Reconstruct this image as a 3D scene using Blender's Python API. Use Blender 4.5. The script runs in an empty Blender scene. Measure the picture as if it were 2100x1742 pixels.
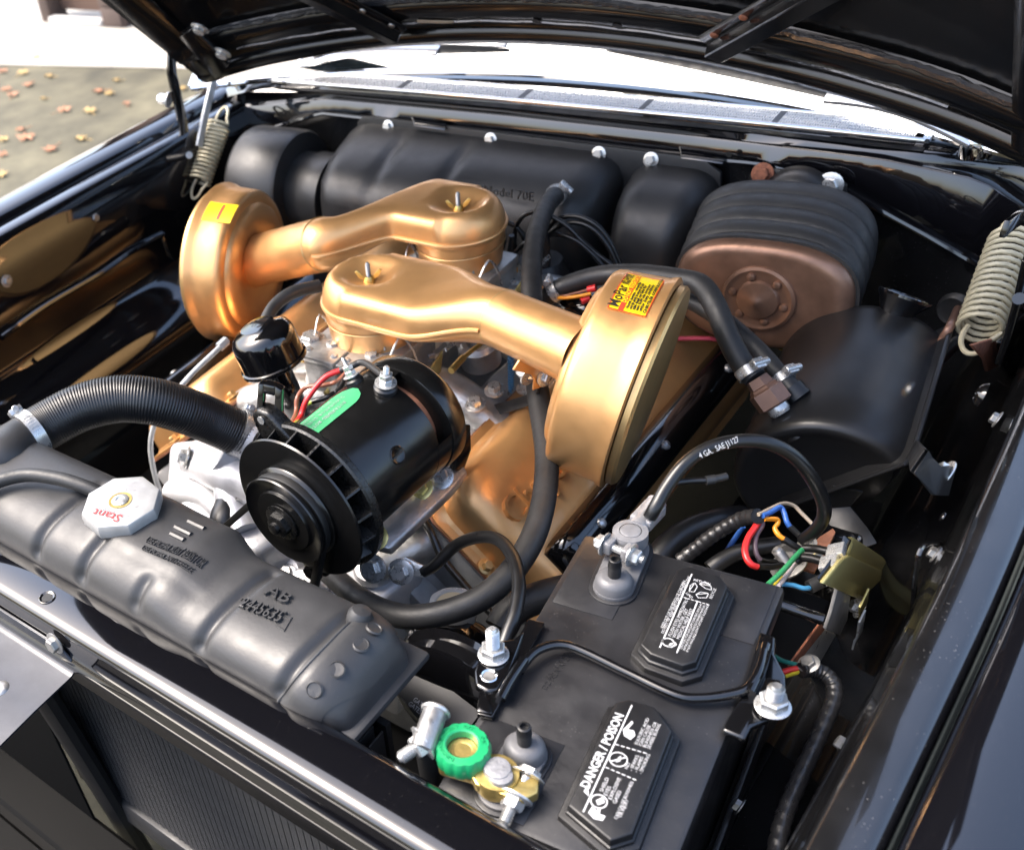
import bpy, bmesh, math, random
from mathutils import Vector, Matrix
from math import sin, cos, pi, radians, sqrt
random.seed(7)
SC = bpy.context.scene
COL = SC.collection
V = Vector

# ------------------------------------------------------------------ camera, sky, sun, exposure
CAM = V((.737, -.338, 1.61))
CR = V((0.73410705, 0.65330793, -0.18513668))
CU = V((-0.31718264, 0.57099112, 0.75720823))
CW = V((-0.60040154, 0.49714976, -0.62638654))
FP, CX, CY = 2150.0, 1050 - 570.641, 871 + 150.0     # focal length and optical centre on a 2100 x 1742 grid (the photo is a crop)
cd = bpy.data.cameras.new('camera'); cam = bpy.data.objects.new('camera', cd); COL.objects.link(cam)
cam.matrix_world = Matrix(((CR.x, CU.x, -CW.x, CAM.x), (CR.y, CU.y, -CW.y, CAM.y), (CR.z, CU.z, -CW.z, CAM.z), (0, 0, 0, 1)))
cd.sensor_width = 36; cd.lens = 36 * FP / 2100
cd.shift_x = (1050 - CX) / 2100; cd.shift_y = (CY - 871) / 2100
cd.clip_start = .05; cd.clip_end = 400
cd.dof.use_dof = True; cd.dof.focus_distance = 1.02; cd.dof.aperture_fstop = 6.8
SC.camera = cam
SUN_EL, SUN_AZ = radians(54), radians(243)           # azimuth clockwise from +y: light comes from the left
world = bpy.data.worlds.new('World'); SC.world = world; world.use_nodes = True
wn = world.node_tree.nodes; wl = world.node_tree.links
sky = wn.new('ShaderNodeTexSky'); sky.sky_type = 'NISHITA'; sky.sun_disc = False
sky.sun_elevation = SUN_EL; sky.sun_rotation = SUN_AZ
sky.air_density = 1.0; sky.dust_density = 5.0; sky.ozone_density = 1.0
wl.new(sky.outputs[0], wn['Background'].inputs[0]); wn['Background'].inputs[1].default_value = .15
sd = bpy.data.lights.new('sun', 'SUN'); sun = bpy.data.objects.new('sun', sd); COL.objects.link(sun)
sd.energy = .75; sd.angle = radians(24); sd.color = (1, .97, .92)
sdir = V((sin(SUN_AZ) * cos(SUN_EL), cos(SUN_AZ) * cos(SUN_EL), sin(SUN_EL)))
sun.rotation_euler = sdir.to_track_quat('Z', 'Y').to_euler(); sun.location = (0, -3, 6)
SC.view_settings.view_transform = 'Standard'; SC.view_settings.look = 'None'
SC.view_settings.exposure = 2.28; SC.view_settings.gamma = 1; SC.view_settings.use_curve_mapping = False

# ------------------------------------------------------------------ points measured in the photograph, each on its own plane
def ray(x, y): return CR * ((x - CX) / FP) - CU * ((y - CY) / FP) + CW
def PZ(x, y, z): d = ray(x, y); return CAM + d * ((z - CAM.z) / d.z)
def PY(x, y, yy): d = ray(x, y); return CAM + d * ((yy - CAM.y) / d.y)
def PX(x, y, xx): d = ray(x, y); return CAM + d * ((xx - CAM.x) / d.x)

# ------------------------------------------------------------------ materials
MAT = {}
def mat(name, col, rough=.5, metal=0., bump=0., bscale=200., rvar=0., rscale=60., cvar=0., cscale=40., coat=0., spec=.5,
        dust=0., trans=0., alpha=1., emit=0., scratch=0., col2=None, wear=0., wearcol=(.5, .45, .4)):
    m = bpy.data.materials.new(name); m.use_nodes = True; MAT[name] = m
    nt = m.node_tree; N = nt.nodes; Lk = nt.links; b = N['Principled BSDF']
    b.inputs['Base Color'].default_value = (*col, 1); b.inputs['Roughness'].default_value = rough
    b.inputs['Metallic'].default_value = metal; b.inputs['Coat Weight'].default_value = coat
    b.inputs['Coat Roughness'].default_value = .03; b.inputs['Coat IOR'].default_value = 1.5
    b.inputs['Specular IOR Level'].default_value = spec
    if trans: b.inputs['Transmission Weight'].default_value = trans
    if alpha < 1: b.inputs['Alpha'].default_value = alpha
    tc = N.new('ShaderNodeTexCoord')
    def noise(scale, detail=3., rgh=.6):
        n = N.new('ShaderNodeTexNoise'); n.inputs['Scale'].default_value = scale; n.inputs['Detail'].default_value = detail
        n.inputs['Roughness'].default_value = rgh; Lk.new(tc.outputs['Object'], n.inputs['Vector']); return n.outputs[0]
    def mrange(src, a, bb, c, d):
        r = N.new('ShaderNodeMapRange'); r.inputs[1].default_value = a; r.inputs[2].default_value = bb
        r.inputs[3].default_value = c; r.inputs[4].default_value = d; Lk.new(src, r.inputs[0]); return r.outputs[0]
    def mixc(f, A, B):
        x = N.new('ShaderNodeMix'); x.data_type = 'RGBA'; Lk.new(f, x.inputs[0])
        for s, i in ((A, 6), (B, 7)):
            if isinstance(s, tuple): x.inputs[i].default_value = (*s, 1)
            else: Lk.new(s, x.inputs[i])
        return x.outputs[2]
    c = tuple(col)
    if cvar:
        f = mrange(noise(cscale, 5), .3, .7, 0, 1)
        c = mixc(f, tuple(max(0, k * (1 - cvar)) for k in col), tuple(col2) if col2 else tuple(min(1, k * (1 + cvar)) for k in col))
    rsock = None
    if rvar: rsock = mrange(noise(rscale, 4), .3, .7, max(.02, rough - rvar), rough + rvar)
    if wear:
        f = mrange(noise(35, 8, .75), .62, .70, 0, wear); c = mixc(f, c, tuple(wearcol))
    if dust:
        # fine settled dust: tiny flecks and a faint film
        v = N.new('ShaderNodeTexVoronoi'); v.inputs['Scale'].default_value = 260; Lk.new(tc.outputs['Object'], v.inputs['Vector'])
        f = mrange(v.outputs['Distance'], .0, .16, 1, 0); g = mrange(noise(30, 4), .45, .75, 0, 1)
        mu = N.new('ShaderNodeMath'); mu.operation = 'MULTIPLY'; Lk.new(f, mu.inputs[0]); Lk.new(g, mu.inputs[1])
        mv = N.new('ShaderNodeMath'); mv.operation = 'MULTIPLY'; mv.inputs[1].default_value = dust; Lk.new(mu.outputs[0], mv.inputs[0])
        c = mixc(mv.outputs[0], c, (.35, .33, .31))
    if not isinstance(c, tuple): Lk.new(c, b.inputs['Base Color'])
    if rsock: Lk.new(rsock, b.inputs['Roughness'])
    if bump:
        bn = N.new('ShaderNodeBump'); bn.inputs['Strength'].default_value = bump; bn.inputs['Distance'].default_value = .002
        Lk.new(noise(bscale, 4), bn.inputs['Height']); Lk.new(bn.outputs[0], b.inputs['Normal'])
    if emit:
        b.inputs['Emission Color'].default_value = (*col, 1); b.inputs['Emission Strength'].default_value = emit
    return m
mat('paint', (.003, .003, .004), .07, coat=1, spec=.4, rvar=.03, rscale=25, dust=.15, bump=.012, bscale=45)
mat('paint_dusty', (.007, .007, .0075), .16, coat=.8, rvar=.12, rscale=22, dust=.9, bump=.06, bscale=45, cvar=.4, cscale=12)
mat('hood_black', (.004, .004, .0045), .20, rvar=.06, bump=.012, bscale=20, coat=.15, spec=.35)
mat('sealer', (.02, .02, .022), .14, bump=.9, bscale=70, coat=.5)
mat('satin_black', (.008, .008, .0085), .38, rvar=.08, rscale=20, dust=.12, bump=.03)
mat('heater_black', (.013, .013, .0135), .44, rvar=.06, dust=.12, bump=.05, bscale=150)
mat('gen_black', (.004, .004, .004), .22, rvar=.04, bump=.03, bscale=120, dust=.12)
mat('cast_black', (.005, .005, .005), .3, bump=.35, bscale=260, rvar=.1, rscale=200)
mat('gloss_black', (.003, .003, .0035), .10, coat=.5, rvar=.03, dust=.1)
mat('tank_black', (.009, .009, .0095), .40, rvar=.06, rscale=14, bump=.02, dust=.1, spec=.42)
mat('rubber', (.014, .0145, .0155), .52, rvar=.1, rscale=90, bump=.12, bscale=320, cvar=.25, cscale=30)
mat('rubber_new', (.007, .0073, .0082), .38, rvar=.08, bump=.06, bscale=300)
mat('cable_black', (.005, .005, .0053), .33, rvar=.06)
mat('tape_black', (.014, .014, .015), .33, rvar=.1, rscale=120, bump=.35, bscale=150)
mat('bellows', (.017, .0165, .016), .55, rvar=.1, bump=.1, bscale=120, cvar=.3, cscale=25, dust=.2)
mat('gold', (.70, .385, .155), .40, .76, rvar=.07, rscale=45, bump=.05, bscale=420, cvar=.06, cscale=20, coat=.25)
mat('gold_edge', (.60, .38, .16), .36, .8, cvar=.08, cscale=60)
mat('bronze', (.20, .112, .074), .34, .6, rvar=.06, cvar=.25, cscale=25, bump=.05, bscale=150, wear=.25, wearcol=(.3, .2, .12))
mat('alu_paint', (.56, .56, .57), .42, .45, rvar=.1, rscale=50, bump=.18, bscale=160, cvar=.14, cscale=25)
mat('alu_cast', (.46, .455, .44), .4, .8, rvar=.12, rscale=70, bump=.3, bscale=230, cvar=.18, cscale=45)
mat('engine_grey', (.30, .305, .31), .42, .3, bump=.22, bscale=140, rvar=.1, cvar=.2, dust=.25)
mat('zinc', (.48, .48, .47), .30, .72, rvar=.1, rscale=150, cvar=.12, cscale=120)
mat('chrome', (.72, .72, .72), .09, 1., rvar=.04)
mat('dull_steel', (.28, .275, .265), .4, .8, rvar=.15, rscale=120, cvar=.25, cscale=90, bump=.1)
mat('galv', (.42, .43, .43), .36, .4, cvar=.25, cscale=60, rvar=.12)
mat('lead', (.24, .24, .25), .5, .55, bump=.4, bscale=220, cvar=.2, cscale=80)
mat('gold_zinc', (.66, .55, .21), .24, .6)
mat('brass', (.60, .44, .15), .32, .85, bump=.15, bscale=200, cvar=.2, cscale=90)
mat('copper_plate', (.30, .13, .075), .55, .3, cvar=.35, cscale=60, bump=.1)
mat('spring_cream', (.36, .32, .215), .42, .1, rvar=.1, cvar=.15, cscale=70)
mat('rad_black', (.025, .025, .026), .46, rvar=.08, rscale=30, bump=.08, bscale=260, cvar=.15, cscale=18, dust=.22)
mat('fin_black', (.045, .045, .046), .42, dust=.3, bump=.1, rvar=.1)
mat('core_black', (.006, .006, .0063), .5, dust=.2, bump=.1, rvar=.1)
mat('battery', (.012, .012, .0135), .40, rvar=.12, rscale=26, bump=.07, bscale=240, dust=.4, cvar=.35, cscale=18)
mat('battery_cap', (.006, .006, .0067), .42, rvar=.08, bump=.06, dust=.25)
mat('post_grey', (.10, .10, .105), .5, .2, rvar=.1, bump=.1)
mat('white_print', (.42, .42, .42), .6)
mat('grey_print', (.28, .28, .29), .6)
mat('red_print', (.55, .03, .03), .5)
mat('black_print', (.02, .015, .01), .5)
mat('cap_face', (.30, .30, .295), .35, .3, rvar=.1, cvar=.12, cscale=80)
mat('green_knob', (.01, .24, .085), .33, rvar=.06, bump=.05)
mat('green_plate', (.04, .27, .11), .5, wear=.9, wearcol=(.45, .46, .42), bump=.1)
mat('sticker_yellow', (.80, .55, .01), .35)
mat('sticker_red', (.70, .05, .02), .4)
mat('plastic_milky', (.40, .40, .39), .35, rvar=.05)
mat('milky_fluid', (.50, .42, .28), .3)
for n, c in dict(red=(.52, .02, .02), blue=(.03, .11, .38), orange=(.65, .24, .01), green=(.03, .24, .09), white=(.45, .40, .40), brown=(.22, .08, .045),
                 yellow=(.55, .45, .03), teal=(.02, .16, .13), purple=(.10, .065, .08), tan=(.30, .25, .19), olive=(.25, .33, .04), sky=(.04, .20, .38), pink=(.5, .06, .09)).items():
    mat('wire_' + n, c, .35, rvar=.05)
mat('brown_fit', (.175, .095, .065), .36, .35, cvar=.15)
mat('rust', (.20, .07, .035), .8, bump=.4, cvar=.4, cscale=160)
mat('glass_dark', (.012, .016, .016), .02, coat=1, spec=.9)
mat('mirror_white', (.62, .63, .65), .16, .75)
mat('latch_steel', (.035, .038, .045), .12, .35, rvar=.1, rscale=30, cvar=.2, cscale=25, bump=.05, bscale=60)
mat('concrete', (.36, .34, .30), .9, bump=.2, bscale=40, cvar=.15, cscale=3)
mat('driveway', (.070, .066, .044), .9, bump=.6, bscale=90, cvar=.45, cscale=3, col2=(.13, .118, .075))
mat('pit_black', (.004, .004, .004), .6, spec=.1)
mat('garage_brown', (.095, .055, .038), .8, cvar=.1, cscale=3)
mat('garage_trim', (.075, .052, .043), .8, cvar=.15, cscale=5)
mat('white_trim', (.5, .49, .47), .6)
mat('leaf_a', (.36, .17, .09), .7, cvar=.3, cscale=30)
mat('leaf_b', (.42, .29, .11), .7, cvar=.3, cscale=30)
mat('ribbed_belt', (.006, .006, .006), .5)
mat('clear_tag', (.5, .4, .4), .4)

# ------------------------------------------------------------------ object helpers
def root_origin(o):
    while o.parent: o = o.parent
    return o.location.copy()
def thing(name, label, cat, loc=(0, 0, 0), group=None):
    o = bpy.data.objects.new(name, None); COL.objects.link(o); o.empty_display_size = .05
    o.location = V(loc); o['label'] = label; o['category'] = cat
    if group: o['group'] = group
    return o
def obj(name, geo, m, parent=None, smooth=True, label=None, cat=None, group=None, kind=None, angle=38):
    """geo = (verts, faces) in world metres, or a bmesh; one mesh object, a part when it has a parent"""
    me = bpy.data.meshes.new(name)
    if isinstance(geo, bmesh.types.BMesh):
        bm = geo
    else:
        bm = bmesh.new(); vs = [bm.verts.new(v) for v in geo[0]]
        for f in geo[1]:
            try: bm.faces.new([vs[i] for i in f])
            except ValueError: pass
    bmesh.ops.recalc_face_normals(bm, faces=bm.faces[:])
    if parent is not None: org = root_origin(parent)
    elif len(bm.verts):
        xs = [v.co for v in bm.verts]
        org = V(((min(c.x for c in xs) + max(c.x for c in xs)) / 2, (min(c.y for c in xs) + max(c.y for c in xs)) / 2, min(c.z for c in xs)))
    else: org = V((0, 0, 0))
    for v in bm.verts: v.co -= org
    bm.to_mesh(me); bm.free()
    if smooth:
        me.shade_smooth() if hasattr(me, 'shade_smooth') else None
        try: me.set_sharp_from_angle(angle=radians(angle))
        except Exception: pass
    if smooth and name in ('lettering', 'number_frame', 'fan_blade'): me.shade_flat()
    me.materials.append(MAT[m] if isinstance(m, str) else m)
    o = bpy.data.objects.new(name, me); COL.objects.link(o)
    if parent is not None: o.parent = parent
    else: o.location = org
    for k, v in (('label', label), ('category', cat), ('group', group), ('kind', kind)):
        if v: o[k] = v
    return o

def join(*geos):
    vs, fs = [], []
    for g in geos:
        n = len(vs); vs += list(g[0]); fs += [tuple(i + n for i in f) for f in g[1]]
    return vs, fs
def frame(d, up=None):
    d = V(d).normalized(); u = V(up) if up is not None else (V((0, 0, 1)) if abs(d.z) < .9 else V((0, 1, 0)))
    a = u.cross(d).normalized(); b = d.cross(a).normalized(); return a, b, d
def catmull(pts, n=8):
    pts = [V(p) for p in pts]
    if len(pts) < 3: return [pts[0].lerp(pts[-1], i / n) for i in range(n + 1)]
    P = [pts[0] * 2 - pts[1]] + pts + [pts[-1] * 2 - pts[-2]]; out = []
    for i in range(1, len(P) - 2):
        a, b, c, d = P[i - 1], P[i], P[i + 1], P[i + 2]
        for k in range(n):
            t = k / n
            out.append(.5 * ((2 * b) + (c - a) * t + (2 * a - 5 * b + 4 * c - d) * t * t + (3 * b - a - 3 * c + d) * t ** 3))
    out.append(pts[-1]); return out
def tube(pts, r, seg=14, n=8, smooth=True, cap=True, rfun=None, flat=None, up=None):
    P = catmull(pts, n) if smooth else [V(p) for p in pts]
    vs, fs = [], []; a = None
    for i, q in enumerate(P):
        d = (P[min(i + 1, len(P) - 1)] - P[max(i - 1, 0)]).normalized()
        if a is None: a, b, _ = frame(d, up)
        else: a = (a - d * a.dot(d)).normalized(); b = d.cross(a)
        t = i / (len(P) - 1); rr = r if not isinstance(r, (list, tuple)) else (r[0] + (r[1] - r[0]) * t)
        if rfun: rr *= rfun(t, i)
        ra, rb = (rr, rr) if flat is None else flat
        for k in range(seg):
            th = 2 * pi * k / seg; vs.append(q + a * (ra * cos(th)) + b * (rb * sin(th)))
    for i in range(len(P) - 1):
        for k in range(seg):
            k2 = (k + 1) % seg; fs.append((i * seg + k, i * seg + k2, (i + 1) * seg + k2, (i + 1) * seg + k))
    if cap:
        fs.append(tuple(range(seg))[::-1]); fs.append(tuple((len(P) - 1) * seg + k for k in range(seg)))
    return vs, fs
def lathe(prof, org, axis, seg=40, up=None, cap=True, sx=1., sy=1., a0=0., a1=2 * pi):
    """prof: (radius, distance along axis)"""
    a, b, d = frame(axis, up); o = V(org); vs, fs = [], []; full = abs(a1 - a0 - 2 * pi) < 1e-6
    m = seg if full else seg + 1
    for r, h in prof:
        for k in range(m):
            th = a0 + (a1 - a0) * k / seg; vs.append(o + d * h + a * (r * sx * cos(th)) + b * (r * sy * sin(th)))
    for i in range(len(prof) - 1):
        for k in range(m if full else m - 1):
            k2 = (k + 1) % m; fs.append((i * m + k, i * m + k2, (i + 1) * m + k2, (i + 1) * m + k))
    if cap and full:
        fs.append(tuple(range(m))[::-1]); fs.append(tuple((len(prof) - 1) * m + k for k in range(m)))
    return vs, fs
def loft(rings, closed=True, cap=True):
    n = len(rings[0]); vs = [V(p) for r in rings for p in r]; fs = []
    for i in range(len(rings) - 1):
        for k in range(n if closed else n - 1):
            k2 = (k + 1) % n; fs.append((i * n + k, i * n + k2, (i + 1) * n + k2, (i + 1) * n + k))
    if cap and closed:
        fs.append(tuple(range(n))[::-1]); fs.append(tuple((len(rings) - 1) * n + k for k in range(n)))
    return vs, fs
def grid(rows):
    return loft(rows, closed=False, cap=False)
def bevelled(geo, w, seg=2, angle=30):
    bm = bmesh.new(); vs = [bm.verts.new(v) for v in geo[0]]
    for f in geo[1]:
        try: bm.faces.new([vs[i] for i in f])
        except ValueError: pass
    bmesh.ops.recalc_face_normals(bm, faces=bm.faces[:])
    if w > 0:
        es = [e for e in bm.edges if len(e.link_faces) == 2 and e.calc_face_angle(0) > radians(angle)]
        bmesh.ops.bevel(bm, geom=es, offset=w, segments=seg, profile=.5, affect='EDGES')
    out = ([v.co.copy() for v in bm.verts], []); bm.verts.index_update()
    for f in bm.faces: out[1].append(tuple(v.index for v in f.verts))
    bm.free(); return out
def prism(poly, off, w=0., seg=2):
    """polygon (world points) extruded by the vector off"""
    n = len(poly); poly = [V(p) for p in poly]; off = V(off)
    vs = poly + [p + off for p in poly]
    fs = [tuple(range(n))[::-1], tuple(range(n, 2 * n))] + [(k, (k + 1) % n, n + (k + 1) % n, n + k) for k in range(n)]
    return bevelled((vs, fs), w, seg) if w else (vs, fs)
def box(c, s, w=0., ax=None, seg=2):
    c = V(c); X, Y, Z = ax if ax else (V((1, 0, 0)), V((0, 1, 0)), V((0, 0, 1)))
    X, Y, Z = V(X), V(Y), V(Z); hx, hy, hz = s[0] / 2, s[1] / 2, s[2] / 2
    poly = [c - X * hx - Y * hy - Z * hz, c + X * hx - Y * hy - Z * hz, c + X * hx + Y * hy - Z * hz, c - X * hx + Y * hy - Z * hz]
    return prism(poly, Z * (2 * hz), w, seg)
def hexbolt(c, axis, r, h, washer=True, point=False):
    """hex head with flange washer standing on c"""
    a, b, d = frame(axis); c = V(c)
    hexr = lambda rr, z, ph=0: [c + d * z + (a * cos(pi / 3 * k + ph) + b * sin(pi / 3 * k + ph)) * rr for k in range(6)]
    g = loft([hexr(r, 0), hexr(r, h * .86), hexr(r * .86, h)])
    if washer: g = join(g, lathe([(r * 1.5, -h * .05), (r * 1.5, h * .1), (r * 1.1, h * .22)], c, d, 18))
    return g
def panhead(c, axis, r, h, seg=18):
    return lathe([(r, 0), (r, h * .35), (r * .85, h * .75), (r * .45, h), (.0005, h)], c, axis, seg)
def thread_stud(c, axis, r, h, pitch=.0016, seg=14):
    prof = []; z = 0
    while z < h: prof += [(r, z), (r * .82, z + pitch * .5)]; z += pitch
    prof += [(r * .8, h), (r * .5, h + r * .4)]
    return lathe(prof, c, axis, seg)
def strip(pts, width, thick, wdir, w=0.):
    """flat strap along pts, wide in wdir"""
    P = [V(p) for p in pts]; wd = V(wdir).normalized(); rings = []
    for i, q in enumerate(P):
        d = (P[min(i + 1, len(P) - 1)] - P[max(i - 1, 0)]).normalized(); ww = (wd - d * wd.dot(d)).normalized(); n = d.cross(ww)
        wi = width[i] if isinstance(width, (list, tuple)) else width
        rings.append([q - ww * wi / 2 - n * thick / 2, q + ww * wi / 2 - n * thick / 2, q + ww * wi / 2 + n * thick / 2, q - ww * wi / 2 + n * thick / 2])
    g = loft(rings); return bevelled(g, w, 2, 40) if w else g
def text_geo(s, size, fmap, ext=0., res=2, align='LEFT', cw=1., bold=0.):
    """flat lettering laid on a surface by fmap(u, v, h)"""
    cu = bpy.data.curves.new('t', 'FONT'); cu.body = s; cu.size = size; cu.resolution_u = res; cu.align_x = align
    cu.extrude = ext; cu.offset = bold
    to = bpy.data.objects.new('t', cu); COL.objects.link(to)
    dg = bpy.context.evaluated_depsgraph_get(); me = to.evaluated_get(dg).to_mesh()
    vs = [fmap(v.co.x * cw, v.co.y, v.co.z + ext) for v in me.vertices]; fs = [tuple(p.vertices) for p in me.polygons]
    to.evaluated_get(dg).to_mesh_clear(); bpy.data.objects.remove(to); bpy.data.curves.remove(cu)
    return vs, fs
def planar(o, ex, ey, h0=.0006):
    o, ex, ey = V(o), V(ex).normalized(), V(ey); ey = (ey - ex * ey.dot(ex)).normalized(); n = ex.cross(ey)
    return lambda u, v, h: o + ex * u + ey * v + n * (h0 + h)
def clamp_ring(c, axis, r, width=.011, screw=None):
    """worm-drive hose clamp"""
    g = lathe([(r, -width / 2), (r + .0013, -width / 2), (r + .0013, width / 2), (r, width / 2)], c, axis, 36, cap=False)
    a, b, d = frame(axis)
    sv = V(screw) if screw is not None else b
    sv = (sv - d * sv.dot(d)).normalized(); t = d.cross(sv)
    p = V(c) + sv * (r + .0045)
    g = join(g, box(p, (width * 1.1, .013, .007), .0008, (d, t, sv)), lathe([(.0042, -.012), (.0042, .008), (.0036, .0085)], p + sv * .001, t, 12))
    for k in range(-6, 7):
        th = k * .13; q = V(c) + (sv * cos(1.0 + th) + t * sin(1.0 + th)) * (r + .0014)
        nn = (sv * cos(1.0 + th) + t * sin(1.0 + th)); tt = d.cross(nn)
        g = join(g, box(q, (width * .55, .0011, .0006), 0, (d, tt, nn)))
    return g
def smoothstep(a, b, x):
    t = min(1, max(0, (x - a) / (b - a))); return t * t * (3 - 2 * t)
# ------------------------------------------------------------------ ground, garage, leaves
def sheet(name, poly, z, m):
    o = obj(name, ([V((x, y, z)) for x, y in poly], [tuple(range(len(poly)))]), m, smooth=False); o['kind'] = 'structure'; return o
sheet('ground', [(-60, -40), (60, -40), (60, 80), (-60, 80)], 0, 'driveway')
A, B = PZ(-300, 128, 0), PZ(330, 142, 0)
dirv = (B - A).normalized(); A2, B2 = A - dirv * 30, B + dirv * 30; nb = V((-dirv.y, dirv.x, 0))
sheet('concrete_pavement', [(p.x, p.y) for p in (A2, B2, B2 + nb * 40, A2 + nb * 40)], .006, 'concrete')
GY = 3.78
g = thing('garage', 'brown garage with a wide door and siding posts beyond the driveway', 'garage', (-4.4, GY, 0))
def gx(px, py=55): return PZ(px, py, 0).x
x0, x1, x2, x3 = gx(70), gx(92), gx(216), gx(268)
obj('post', box(((x0 + x1) / 2, GY + .06, 1.2), (x1 - x0, .14, 2.4), .006), 'garage_trim', g)
obj('post', box(((x2 + x3) / 2, GY + .06, 1.2), (x3 - x2, .14, 2.4), .006), 'garage_trim', g)
for k in range(14):
    obj('siding_board', box(((x2 + x3) / 2, GY - .016, .06 + k * .11), (x3 - x2 - .03, .018, .1), .004), 'garage_trim', g)
obj('door', box(((x1 + x2) / 2, GY + .12, 1.2), (x2 - x1, .05, 2.3), 0), 'garage_brown', g)
for k in range(1, 4): obj('door_panel', box(((x1 + x2) / 2, GY + .09, k * .56 + .1), (x2 - x1 - .12, .02, .42), .01), 'garage_brown', g)
obj('threshold', box(((x1 + x2) / 2, GY + .0, .025), (x2 - x1 - .005, .06, .03), .004), 'white_trim', g)
obj('wall', box((x3 + .9, GY + .3, 1.2), (1.8, .12, 2.4), 0), 'garage_brown', g)
obj('header', box(((x0 + x3) / 2, GY + .06, 2.55), (x3 - x0 + .4, .3, .3), .01), 'garage_trim', g)
def leaf(c, s, a, m, lab):
    c = V(c); vs = [c + V((0, 0, .012))]; n = 20
    for k in range(n):
        th = 2 * pi * k / n; r = s * (.55 + .45 * abs(cos(2.5 * th))) * (1.15 if k % 4 == 0 else .85)
        vs.append(c + V((cos(th + a) * r, sin(th + a) * r * .8, .004 + .012 * sin(3 * th + a) ** 2)))
    fs = [(0, 1 + k, 1 + (k + 1) % n) for k in range(n)]
    stem = tube([c, c + V((-cos(a), -sin(a), .1)) * s, c + V((-cos(a), -sin(a), .05)) * s * 1.9], .0015, 5, 3)
    return obj('leaf', join((vs, fs), stem), m, label=lab, cat='leaf', group='fallen leaves on the driveway')
for i, (lx, ly, s, w) in enumerate([(7, 148, 5, 0), (47, 151, 6, 1), (101, 158, 5, 1), (59, 176, 6, 0), (14, 185, 5, 0), (27, 196, 6, 0), (202, 189, 6, 0), (225, 194, 5, 1), (133, 227, 6, 0), (184, 229, 7, 1),
        (43, 268, 5, 0), (54, 284, 8, 0), (7, 288, 5, 1), (166, 286, 6, 1), (104, 308, 7, 0), (5, 319, 5, 0), (2, 360, 6, 1), (239, 167, 4, 1), (374, 184, 5, 1), (75, 120, 4, 1), (260, 215, 4, 0), (90, 205, 3, 1)]):
    leaf(PZ(lx, ly, .004), s * .0062, i * 1.7, 'leaf_a' if w == 0 else 'leaf_b', 'dry reddish brown leaf lying on the driveway' if w == 0 else 'dry yellow brown leaf lying on the driveway')

# ------------------------------------------------------------------ car body round the engine bay
car = thing('car_body', 'glossy black car body with open engine bay, seen from its front', 'car', (0, .5, 0))
def shiftx(y): return -.055 * max(0, y - .35) ** 1.5
YS = [-.14 + .04 * i for i in range(36)]
def side(sg):
    outer = [(.7165, .915), (.7165, .944), (.719, .953), (.724, .958), (.732, .9605), (.745, .962), (.768, .961), (.788, .956), (.806, .945), (.820, .928), (.834, .902), (.852, .86), (.88, .79), (.91, .70), (.935, .55), (.95, .35)]
    rows = [[V((sg * (x + shiftx(y)), y, z - .012 * max(0, y - .9) ** 2)) for x, z in outer] for y in YS]
    f = obj('fender', grid(rows), 'paint', car, angle=60)
    inner = [(.7150, .90), (.7120, .912), (.7105, .944), (.707, .9485), (.700, .950), (.682, .950), (.675, .948), (.6715, .942), (.6700, .93), (.664, .915), (.656, .88), (.652, .82), (.648, .76), (.640, .735), (.60, .715), (.575, .70), (.56, .66), (.55, .55), (.54, .38)]
    rows = [[V((sg * (x + shiftx(y) * (1 if z > .85 else .4)), y, z)) for x, z in inner] for y in YS[:32]]
    ap = obj('inner_fender', grid(rows), 'paint' if sg < 0 else 'paint_dusty', car, angle=60)
    return f, ap
fl, al = side(-1); fr, ar = side(1)
# pressed ribs on the left inner fender
for (ax, ay, bx, by, cx, cy) in ((60, 735, 95, 770, 125, 835), (300, 590, 345, 660, 385, 745)):
    pts = [PX(ax, ay, -.650), PX(bx, by, -.646), PX(cx, cy, -.642)]
    obj('pressed_rib', tube(pts, .011, 12, 8, flat=(.011, .006)), 'paint', al)
obj('pressed_rib', tube([PX(0, 690, -.647), PX(90, 625, -.647), PX(200, 560, -.647), PX(265, 515, -.647), PX(330, 480, -.648)], .008, 10, 6, flat=(.010, .007)), 'paint', al)
obj('pressed_rib', tube([PX(330, 480, -.647), PX(345, 520, -.646), PX(380, 560, -.645)], .008, 10, 6), 'paint', al)
obj('pressed_rib', tube([PX(-30, 850, -.62), PX(90, 780, -.62), PX(240, 700, -.62), PX(340, 640, -.62)], .006, 8, 6), 'paint', al)
for px, py in ((344, 340), (194, 446), (14, 576)):
    p = PX(px, py, -.654); obj('bolt', hexbolt(p, (1, 0, .15), .007, .006), 'dull_steel', al)
for px, py, xx in ((1919, 1136, .652), (1730, 1526, .656), (1518, 1654, .60), (2046, 860, .648)):
    obj('bolt', hexbolt(PX(px, py, xx), (-1, 0, .3), .0055, .006), 'dull_steel', ar)
p = PX(2017, 810, .638); obj('grommet', lathe([(.004, .004), (.0065, .006), (.010, .003), (.011, 0)], p, (-1, -.1, .2), 20), 'gloss_black', ar)
p = PX(1950, 640, .60); obj('grommet', lathe([(.010, .006), (.016, .008), (.02, .003), (.021, 0)], PY(1958, 635, 1.0), (-.3, -1, .2), 24), 'rubber', ar)

# pressings, seams and small fixings on the right inner fender
def rib(pts, x_, r, m='paint_dusty', n=6): obj('pressed_rib', tube([PX(a, b, x_) for a, b in pts], r, 8, n), m, ar)
rib([(1868, 1290), (1878, 1180), (1892, 1122), (1930, 1112), (1968, 1120), (1972, 1150), (1940, 1260)], .650, .0022)
for a, b in ((1865, 800), (1935, 1060), (2030, 985), (1705, 1590), (1800, 1395)): obj('rivet', panhead(PX(a, b, .648), (-1, -.1, .3), .0042, .0025), 'gloss_black', ar)
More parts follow.
